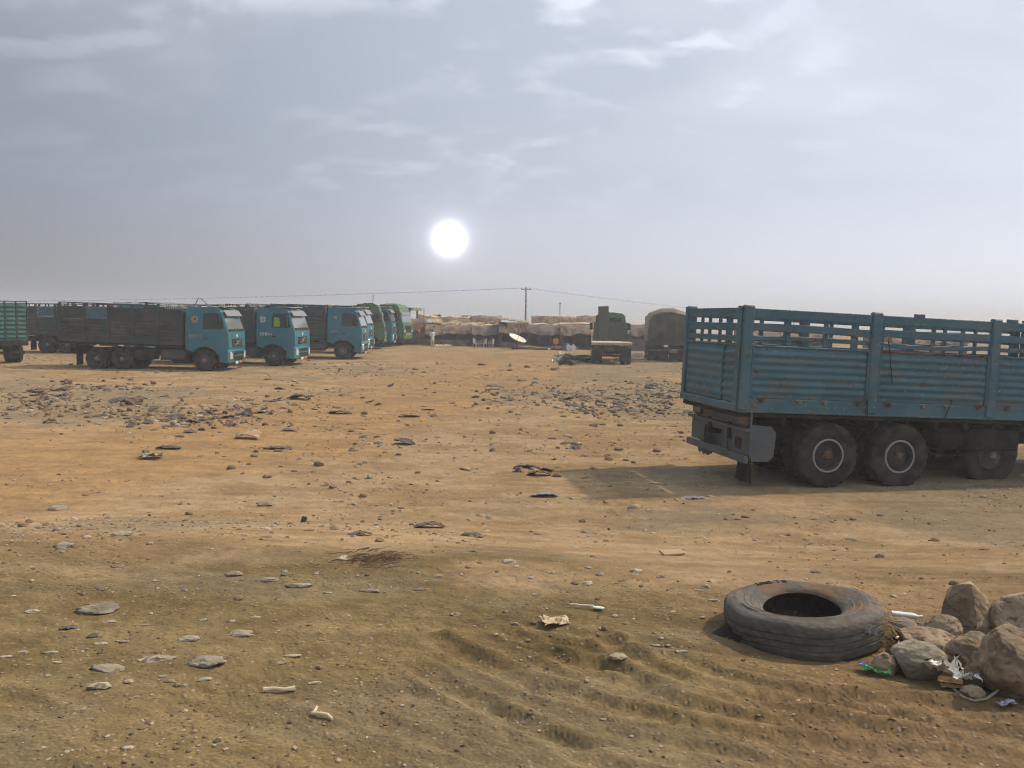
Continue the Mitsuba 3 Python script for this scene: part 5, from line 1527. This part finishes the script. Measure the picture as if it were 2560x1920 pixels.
litter('wooden_board', 'short tan board lying in the dirt left of the tyre, farther off', 'board', 1680, 1388, to_local(cbox(-0.13, 0.13, -0.07, 0.07, 0, 0.025, 0.004), mat4((0, 0, 0))), 'cardboard_tan', 16, 0.02, False, 0, 6)
k = litter('cup', 'grey broken cup standing in the dirt left of the centre', 'cup', 757, 1305, lathe([(0.001, 0), (0.03, 0), (0.04, 0.07), (0.036, 0.07), (0.027, 0.008), (0.001, 0.008)], 18, 'z'), 'panel_grey', 0, 0, 40, 25, 10)
litter('bone', 'pale knobbly bone in the lower left foreground', 'bone', 696, 1732, cat_([tube([(-0.09, 0, 0.02), (-0.03, 0.005, 0.025), (0.04, -0.004, 0.02), (0.1, 0.01, 0.02)], [0.016, 0.011, 0.012, 0.018], 8)]), 'bone', 4, 0.003, 40)
litter('bone', 'yellowish jawbone nearest the bottom edge of the picture', 'bone', 806, 1795, cat_([tube([(-0.07, 0.02, 0.012), (-0.02, 0.005, 0.02), (0.03, -0.002, 0.02), (0.07, -0.03, 0.01)], [0.012, 0.012, 0.012, 0.008], 8), tube([(-0.06, 0.02, 0.015), (-0.065, 0.09, 0.02)], [0.01, 0.008], 6)]), 'bone', -8, 0.003, 40)
litter('bag', 'small crumpled grey white bag on the orange wheel track', 'bag', 380, 1146, crumple(0.42, 0.28, 0.16, 14), 'rock_pale', 10, 0.0)
# thin twigs: a patch of dry brush
g = np.random.default_rng(12)
ms = []
for i in range(90):
    p = at(g.normal(915, 45), g.normal(1402, 11))
    a = g.normal(0.15, 0.6); l = g.uniform(0.05, 0.22)
    d = np.array([math.cos(a), math.sin(a), g.uniform(-0.05, 0.2)])
    ms.append(tube([p + [0, 0, 0.01], p + d * l * 0.5 + [0, 0, 0.02], p + d * l + [0, 0, 0.012]], g.uniform(0.002, 0.005), 4))
stuff('dry_brush', 'flattened patch of dry brown twigs left of the centre foreground', 'twigs', cat_(ms), 'twig')

# single stones of the foreground, from the photograph (pixel, width, height, kind)
FG = []
for x, y, w, h, t in ((345, 45, 110, 40, 'g'), (745, 205, 130, 40, 'g'), (375, 275, 110, 42, 'g'), (1425, 452, 110, 40, 't'), (1640, 488, 150, 36, 'g'), (1830, 520, 180, 46, 'g'), (580, 665, 235, 85, 'o'), (190, 682, 90, 28, 'p'), (680, 746, 60, 18, 'p'),
                      (890, 768, 90, 18, 'p'), (1240, 736, 66, 16, 'p'), (1415, 742, 66, 18, 'p'), (1475, 818, 170, 48, 'p'), (1150, 850, 120, 44, 'p'), (620, 880, 80, 20, 'p'), (750, 868, 90, 20, 'p'), (490, 916, 92, 18, 'p'), (300, 936, 100, 16, 'p'), (140, 934, 62, 16, 'p'), (345, 998, 70, 14, 'p'),
                      (650, 1032, 200, 58, 'p'), (945, 972, 230, 56, 'p'), (1265, 990, 230, 90, 'g'), (1040, 1113, 80, 26, 'p'), (990, 1083, 60, 14, 'p'), (590, 1142, 150, 56, 'p'), (1255, 1100, 90, 24, 'p'), (1330, 1127, 32, 14, 'p'), (1140, 1136, 40, 18, 'p'), (1800, 956, 120, 22, 'p'), (1720, 1000, 80, 16, 'p'),
                      (775, 1522, 88, 30, 'p'), (1935, 1122, 90, 22, 'p'), (2010, 568, 60, 16, 'p'), (715, 404, 80, 26, 't'), (440, 521, 60, 14, 'g'), (625, 549, 50, 16, 'g'), (1130, 553, 42, 20, 'g'), (1215, 548, 42, 16, 'g'), (560, 832, 75, 34, 'd'), (1630, 22, 110, 40, 'g'), (1570, 720, 70, 14, 'p'), (920, 696, 34, 16, 'p'), (1690, 742, 20, 12, 'g'), (1660, 915, 24, 12, 'p'), (30, 962, 70, 20, 'p')):
    FG.append((x / 2.458, 1250 + y / 2.458, w / 2.458, h / 2.458, t))
for x, y, w, h, t in ((910, 252, 125, 36, 'p'), (1700, 307, 82, 32, 'p'), (1805, 78, 50, 12, 'p'), (585, 574, 72, 30, 'p'), (835, 701, 32, 22, 'p'), (955, 634, 60, 24, 'g'), (355, 319, 30, 20, 'p'), (360, 424, 90, 24, 'g'), (70, 432, 120, 30, 'g'), (1980, 806, 80, 24, 'p'), (1085, 456, 66, 24, 'g'), (1055, 66, 32, 20, 't'), (2170, 372, 70, 26, 'p'), (2085, 432, 44, 12, 'p'),
                      (2180, 492, 80, 20, 'p'), (1400, 290, 50, 20, 'g'), (1480, 332, 60, 26, 'g'), (1430, 220, 40, 20, 't'), (800, 605, 60, 14, 'g'), (690, 188, 66, 22, 'g'), (1170, 320, 60, 20, 'p'), (960, 282, 40, 18, 'p'), (1040, 352, 70, 20, 'p'), (480, 342, 60, 24, 'g'), (1500, 1225, 46, 16, 'p'), (1100, 1295, 30, 18, 'p'), (335, 1052, 24, 10, 'p'), (1020, 1062, 30, 10, 'p'), (1850, 775, 120, 14, 'p'), (1680, 606, 34, 18, 'p'), (895, 560, 36, 26, 't'), (1860, 345, 80, 30, 'g'), (120, 645, 40, 20, 'p'), (730, 100, 60, 24, 't')):
    FG.append((900 + x / 2.458, 1300 + y / 2.458, w / 2.458, h / 2.458, t))
MT = {'g': 'rock_grey', 'p': 'rock_pale', 't': 'rock_tan', 'o': 'rock_grey', 'd': 'rock_dark'}
WORD = {'g': 'grey', 'p': 'pale', 't': 'tan', 'o': 'olive grey', 'd': 'dark'}
MARKS = ((236, 1520, 'the large olive slab'), (696, 1732, 'the pale knobbly bone'), (806, 1795, 'the jawbone'), (516, 1650, 'the mottled grey lump'), (915, 1402, 'the dry twigs'), (1388, 1558, 'the cream cardboard'), (1468, 1523, 'the white spoon'),
         (2012, 1560, 'the old tyre'), (1680, 1388, 'the short tan board'), (1075, 1318, 'the large curled scrap'), (172, 1570, 'the dark flat strip'), (757, 1305, 'the broken cup'))
for i, (u, v, w, h, t) in enumerate(FG):
    p = at(u, v + h * 0.4)
    d = np.linalg.norm(p - CAM)
    W = w / F * d
    el = math.asin((CAM[2] - p[2]) / d)
    H = max(h / F * d * 0.75, 0.25 * W * 0.3)
    D = min(max(h / F * d / math.sin(el) * 0.55, 0.35 * W), 0.9 * W)
    Z = max(0.5 * h / F * d / math.cos(el), 0.012)
    if i == 6:
        lab, grp = 'large olive grey slab stone, biggest stone in the left foreground', None
    elif i == 22:
        lab, grp = 'mottled grey lump of stone half sunk in the left foreground', None
    else:
        mark = min(MARKS, key=lambda q: math.hypot(q[0] - u, (q[1] - v) * 1.6))
        size = 'small' if w < 27 else 'middling' if w < 50 else 'large'
        side = ('left of' if u < mark[0] else 'right of') if abs(u - mark[0]) > 1.6 * abs(v - mark[1]) else ('beyond' if v < mark[1] else 'in front of')
        lab, grp = f'{size} {WORD[t]} stone lying {side} {mark[2]}', f'{size} {WORD[t]} stones {side} {mark[2]}'
    solo('stone', lab, 'stone', lambda: rock(200 + i, (1, 1, 1), 8, 0.42, 3), MT[t], mat4(p + [0, D * 0.3, Z * 0.22], rng.uniform(-15, 15), rng.uniform(-4, 4), rng.uniform(-6, 6), (W, D, Z * 1.5)), True, f'stone{i % 14}', grp)


# scraps of tyre rubber and dark chips strewn over the yard
def scrap(seed):
    g = np.random.default_rng(seed)
    n, m = 9, 5
    X, Y = np.meshgrid(np.linspace(-0.5, 0.5, n), np.linspace(-0.5, 0.5, m), indexing='ij')
    wdt = 0.5 + 0.3 * np.sin(np.linspace(0.3, 2.9, n) + g.uniform(-0.4, 0.4))[:, None]
    cu = g.uniform(0.15, 0.42)
    Z = cu * (1 - 4 * X ** 2) * g.uniform(0.5, 1) + 0.18 * (Y + 0.5) * g.uniform(-1, 1) + 0.10 * g.normal(size=X.shape) * 0.5
    X = X + 0.05 * g.normal(size=X.shape)
    Y = Y * wdt + 0.04 * g.normal(size=X.shape)
    return grid_sheet(np.stack([X, Y, Z - Z.min()], -1), 0.06)


TONE = {'rubber_scrap': 'blackish', 'scrap_brown': 'brown', 'cardboard_tan': 'tan', 'rock_grey': 'grey', 'rock_pale': 'pale', 'rock_tan': 'tan', 'rock_dark': 'dark'}


def scatter(name, what, cat, boxes, n, size, mats, maker, nvar, seed, flat=(0.6, 1.0)):
    """boxes: (u, v, du, dv, weight, where) blots of the photograph in which the things lie."""
    g = np.random.default_rng(seed)
    w = np.array([b[4] for b in boxes], float); w /= w.sum()
    for i in range(n):
        b = boxes[g.choice(len(boxes), p=w)]
        u, v = b[0] + g.normal() * b[2], b[1] + g.normal() * b[3]
        s = size * math.exp(g.normal() * 0.45)
        j = int(g.integers(nvar))
        mt = mats[int(g.integers(len(mats)))]
        if not (8 < u < 2552 and 880 < v < 1900):
            continue
        p = at(u, v, zbase)
        p[2] = zg(p[0], p[1])
        lab = f"{TONE[mt]} {what} {b[5]}"
        solo(name, lab, cat, lambda: maker(j), mt, mat4(p - [0, 0, 0.01], g.uniform(-180, 180), g.normal() * 6, g.normal() * 6, (s, s * g.uniform(*flat), s * (g.uniform(0.3, 0.85) if maker is scrap else 1.0))), 30 if maker is scrap else True, f'{maker.__name__}{j}', f"{TONE[mt]} {cat}s {b[5]}")


def chip(j):
    return rock(300 + j, (1, 0.75, 0.34), 6, 0.24, 2)


A1 = [(430, 1050, 85, 11, 3, 'in the inner part of the left litter patch'), (250, 1018, 130, 20, 4, 'in the middle of the left litter patch'), (80, 1000, 60, 14, 2, 'in the left end of the left litter patch'),
      (250, 968, 110, 7, 2.2, 'in the dark strip before the nearest row lorry'), (570, 1040, 50, 14, 1.5, 'in the right end of the left litter patch'), (690, 1000, 70, 25, 1, 'before the second lorry of the row')]
B1 = [(1500, 1008, 70, 14, 3, 'in the litter left of the near lorry'), (1380, 985, 80, 10, 2, 'in the far litter left of the near lorry'), (1650, 985, 36, 22, 3, 'in the dark heap behind the near lorry'),
      (1260, 1000, 40, 16, 0.7, 'at the left end of the right litter patch'), (1580, 1035, 80, 10, 1.2, 'in the near edge of the right litter patch')]
C1 = [(820, 1000, 90, 30, 1, 'on open dirt right of the left litter'), (1010, 1060, 120, 50, 1, 'on the open middle of the yard'), (1450, 1130, 130, 40, 1, 'just beyond the shadow of the near lorry'), (700, 1130, 160, 50, 0.6, 'along the orange wheel track')]
D1 = [(1000, 1285, 350, 40, 2, 'across the middle foreground'), (1900, 1330, 280, 40, 1.2, 'between the near lorry and the old tyre'), (300, 1290, 200, 30, 1, 'on the stony ground at middle left')]
scatter('rubber_scrap', 'curled scrap of tyre rubber', 'scrap', A1, 125, 0.22, ['rubber_scrap', 'rubber_scrap', 'scrap_brown'], scrap, 7, 31)
scatter('rubber_scrap', 'curled scrap of tyre rubber', 'scrap', B1, 100, 0.21, ['rubber_scrap', 'rubber_scrap', 'scrap_brown'], scrap, 7, 32)
scatter('rubber_scrap', 'scrap of rubber lying singly', 'scrap', C1, 65, 0.20, ['rubber_scrap', 'scrap_brown', 'cardboard_tan'], scrap, 7, 33)
scatter('stone_chip', 'stone chip', 'stone', A1, 90, 0.20, ['rock_grey', 'rock_pale', 'rock_dark'], chip, 7, 34)
scatter('stone_chip', 'stone chip', 'stone', B1, 90, 0.19, ['rock_grey', 'rock_pale', 'rock_tan'], chip, 7, 35)
scatter('stone_chip', 'stone chip', 'stone', C1 + D1, 110, 0.12, ['rock_grey', 'rock_pale', 'rock_tan'], chip, 7, 36)
for nm, blots, n_, mt, lab, sd_ in (('rubble', A1, 380, 'grit_dark', 'dark fine rubble strewn through the left litter patch', 61), ('rubble', B1, 380, 'grit_dark', 'dark fine rubble strewn through the right litter patch', 62), ('rubble', A1 + B1 + C1, 700, 'grit_tan', 'tan fine rubble strewn over the middle of the yard', 63)):
    g = np.random.default_rng(sd_)
    w = np.array([b[4] for b in blots], float); w /= w.sum()
    P_ = []
    for i in range(n_):
        b = blots[g.choice(len(blots), p=w)]
        d = ray(b[0] + g.normal() * b[2] * 1.15, min(max(b[1] + g.normal() * b[3] * 1.15, 890), 1500))
        t = 20.0
        for _ in range(6):
            q = CAM + d * t
            t = (CAM[2] - float(zbase(q[0], q[1]))) / -d[2]
        q = CAM + d * t
        P_.append((q[0], q[1], float(zg(q[0], q[1]))))
    stuff(nm, lab, 'rubble', pebbles(P_, 0.05 + 0.16 * g.uniform(0, 1, n_) ** 2.5, sd_, 0.8), mt)
# a few larger scraps that stand out
for u, v, s, rz, lab in ((1075, 1318, 0.42, 5, 'large dark curled rubber scrap in the middle of the foreground'), (900, 1338, 0.3, 20, 'dark flat scrap left of the large curled one'), (852, 1034, 0.62, -10, 'dark buckled rubber piece standing out on the open yard'), (1022, 1042, 0.55, 12, 'single dark rubber lump right of the buckled piece'), (692, 1121, 0.6, 0, 'brown crumpled scrap at the edge of the orange track'),
                     (422, 1122, 0.5, 0, 'dark peaked scrap above the dented tin'), (1180, 1340, 0.28, -20, 'thin dark strip right of the large curled scrap'), (172, 1570, 0.14, 8, 'dark flat strip in the left foreground'), (1735, 1245, 0.42, 3, 'grey crumpled scrap just before the shadow of the near lorry'), (665, 1258, 0.3, -10, 'grey bent sheet left of the centre'), (1360, 1240, 0.45, 12, 'grey bent scrap in front of the shadow tip')):
    p = at(u, v)
    solo('rubber_scrap', lab, 'scrap', lambda: scrap(int(u) % 7), 'rubber_scrap' if 'grey' not in lab else 'visor_grey', mat4(p - [0, 0, 0.015], rz, 0, 0, (s, s * 0.7, s * 0.42)), 30, f'scrap{int(u) % 7}')

# junk heap left of the flatbed
k = thing('junk_heap', 'low heap of flattened tyres and sheet scrap left of the flatbed lorry', 'junk')
g = np.random.default_rng(8)
for i in range(22):
    p = at(g.uniform(1385, 1476), g.uniform(893, 912), zbase)
    z = float(zg(p[0], p[1])) + g.uniform(0, 0.22)
    if i % 4 == 0:
        part(k, 'tyre', lambda: to_local(tyre_mesh(0.42, 0.22, 0.22, 32), trimesh.transformations.rotation_matrix(PI / 2, [1, 0, 0])), 'tyre_truck', mat4((p[0], p[1], z + 0.05), 0, g.normal() * 8, g.normal() * 8), 40, 'junktyre')
    else:
        part(k, 'sheet', lambda: scrap(i % 7), ['under', 'panel_grey', 'mat_tan', 'visor_grey'][i % 4], mat4((p[0], p[1], z), g.uniform(0, 360), g.normal() * 10, g.normal() * 10, (0.9, 0.6, 0.5)), 30, f'scrap{i % 7}')
# painted board by the covered lorry
p = at(1594, 902, zbase)
k = thing('board', 'tan board with faint dark script leaning between the flatbed and the covered lorry', 'board')
BM = mat4((p[0], p[1] - 0.2, float(zg(p[0], p[1])) + 0.10), 4, 0, -14)
P = Polygon([(-0.36, 0), (0.36, 0), (0.32, 0.36), (-0.33, 0.36)])
m = trimesh.creation.extrude_polygon(P, 0.03, engine='earcut'); v = m.vertices
m = trimesh.Trimesh(np.stack([v[:, 0], -v[:, 2], v[:, 1]], -1), m.faces)
part(k, 'panel', m, 'cardboard', BM)
part(k, 'script', cat_([tube([(-0.2 + 0.05 * i, -0.035, 0.17 + 0.03 * math.sin(i * 2.1)) for i in range(9)], 0.008, 4)]), 'scrap_brown', BM)
part(k, 'prop', cat_([cbox(-0.3, -0.26, -0.02, 0.25, -0.12, 0.02), cbox(0.26, 0.3, -0.02, 0.25, -0.12, 0.02)]), 'pole_wood', BM)
p = at(1610, 904, zbase)
solo('wooden_plank', 'long pale plank on the ground beside the covered lorry', 'plank', cbox(-0.75, 0.75, -0.08, 0.08, 0, 0.05, 0.006), 'mat_tan', mat4((p[0], p[1], float(zg(p[0], p[1]))), 3))
# earth heap against the left wheel track of the near lorry
# gravel: grit too small and too many to count
g = np.random.default_rng(77)
N = 44000
yy = np.exp(g.uniform(math.log(4.3), math.log(48), N))
xx = g.uniform(-1, 1, N) * (1.2 + 0.60 * yy)
dens = np.clip(0.30 + 2.6 * nz(xx, yy, 0.25, 3, 40) + 1.6 * nz(xx, yy, 1.1, 2, 41), 0.04, 1)
keep = g.uniform(0, 1, N) < dens
xx, yy = xx[keep], yy[keep]
ss = (0.004 + 0.0015 * yy) * np.exp(g.normal(size=len(xx)) * 0.6) + 0.022 * g.uniform(0, 1, len(xx)) ** 9
pp = np.stack([xx, yy, zg(xx, yy)], -1)
kind = g.choice(3, size=len(xx), p=(0.24, 0.58, 0.18))
for t, mt, nm, lab in ((0, 'rock_pale', 'gravel', 'pale grit strewn over the whole yard'), (1, 'grit_tan', 'gravel', 'tan grit strewn over the whole yard'), (2, 'grit_dark', 'gravel', 'dark grit strewn over the whole yard')):
    s = kind == t
    stuff(nm, lab, 'gravel', pebbles(pp[s], ss[s], 50 + t, sub=0), mt)
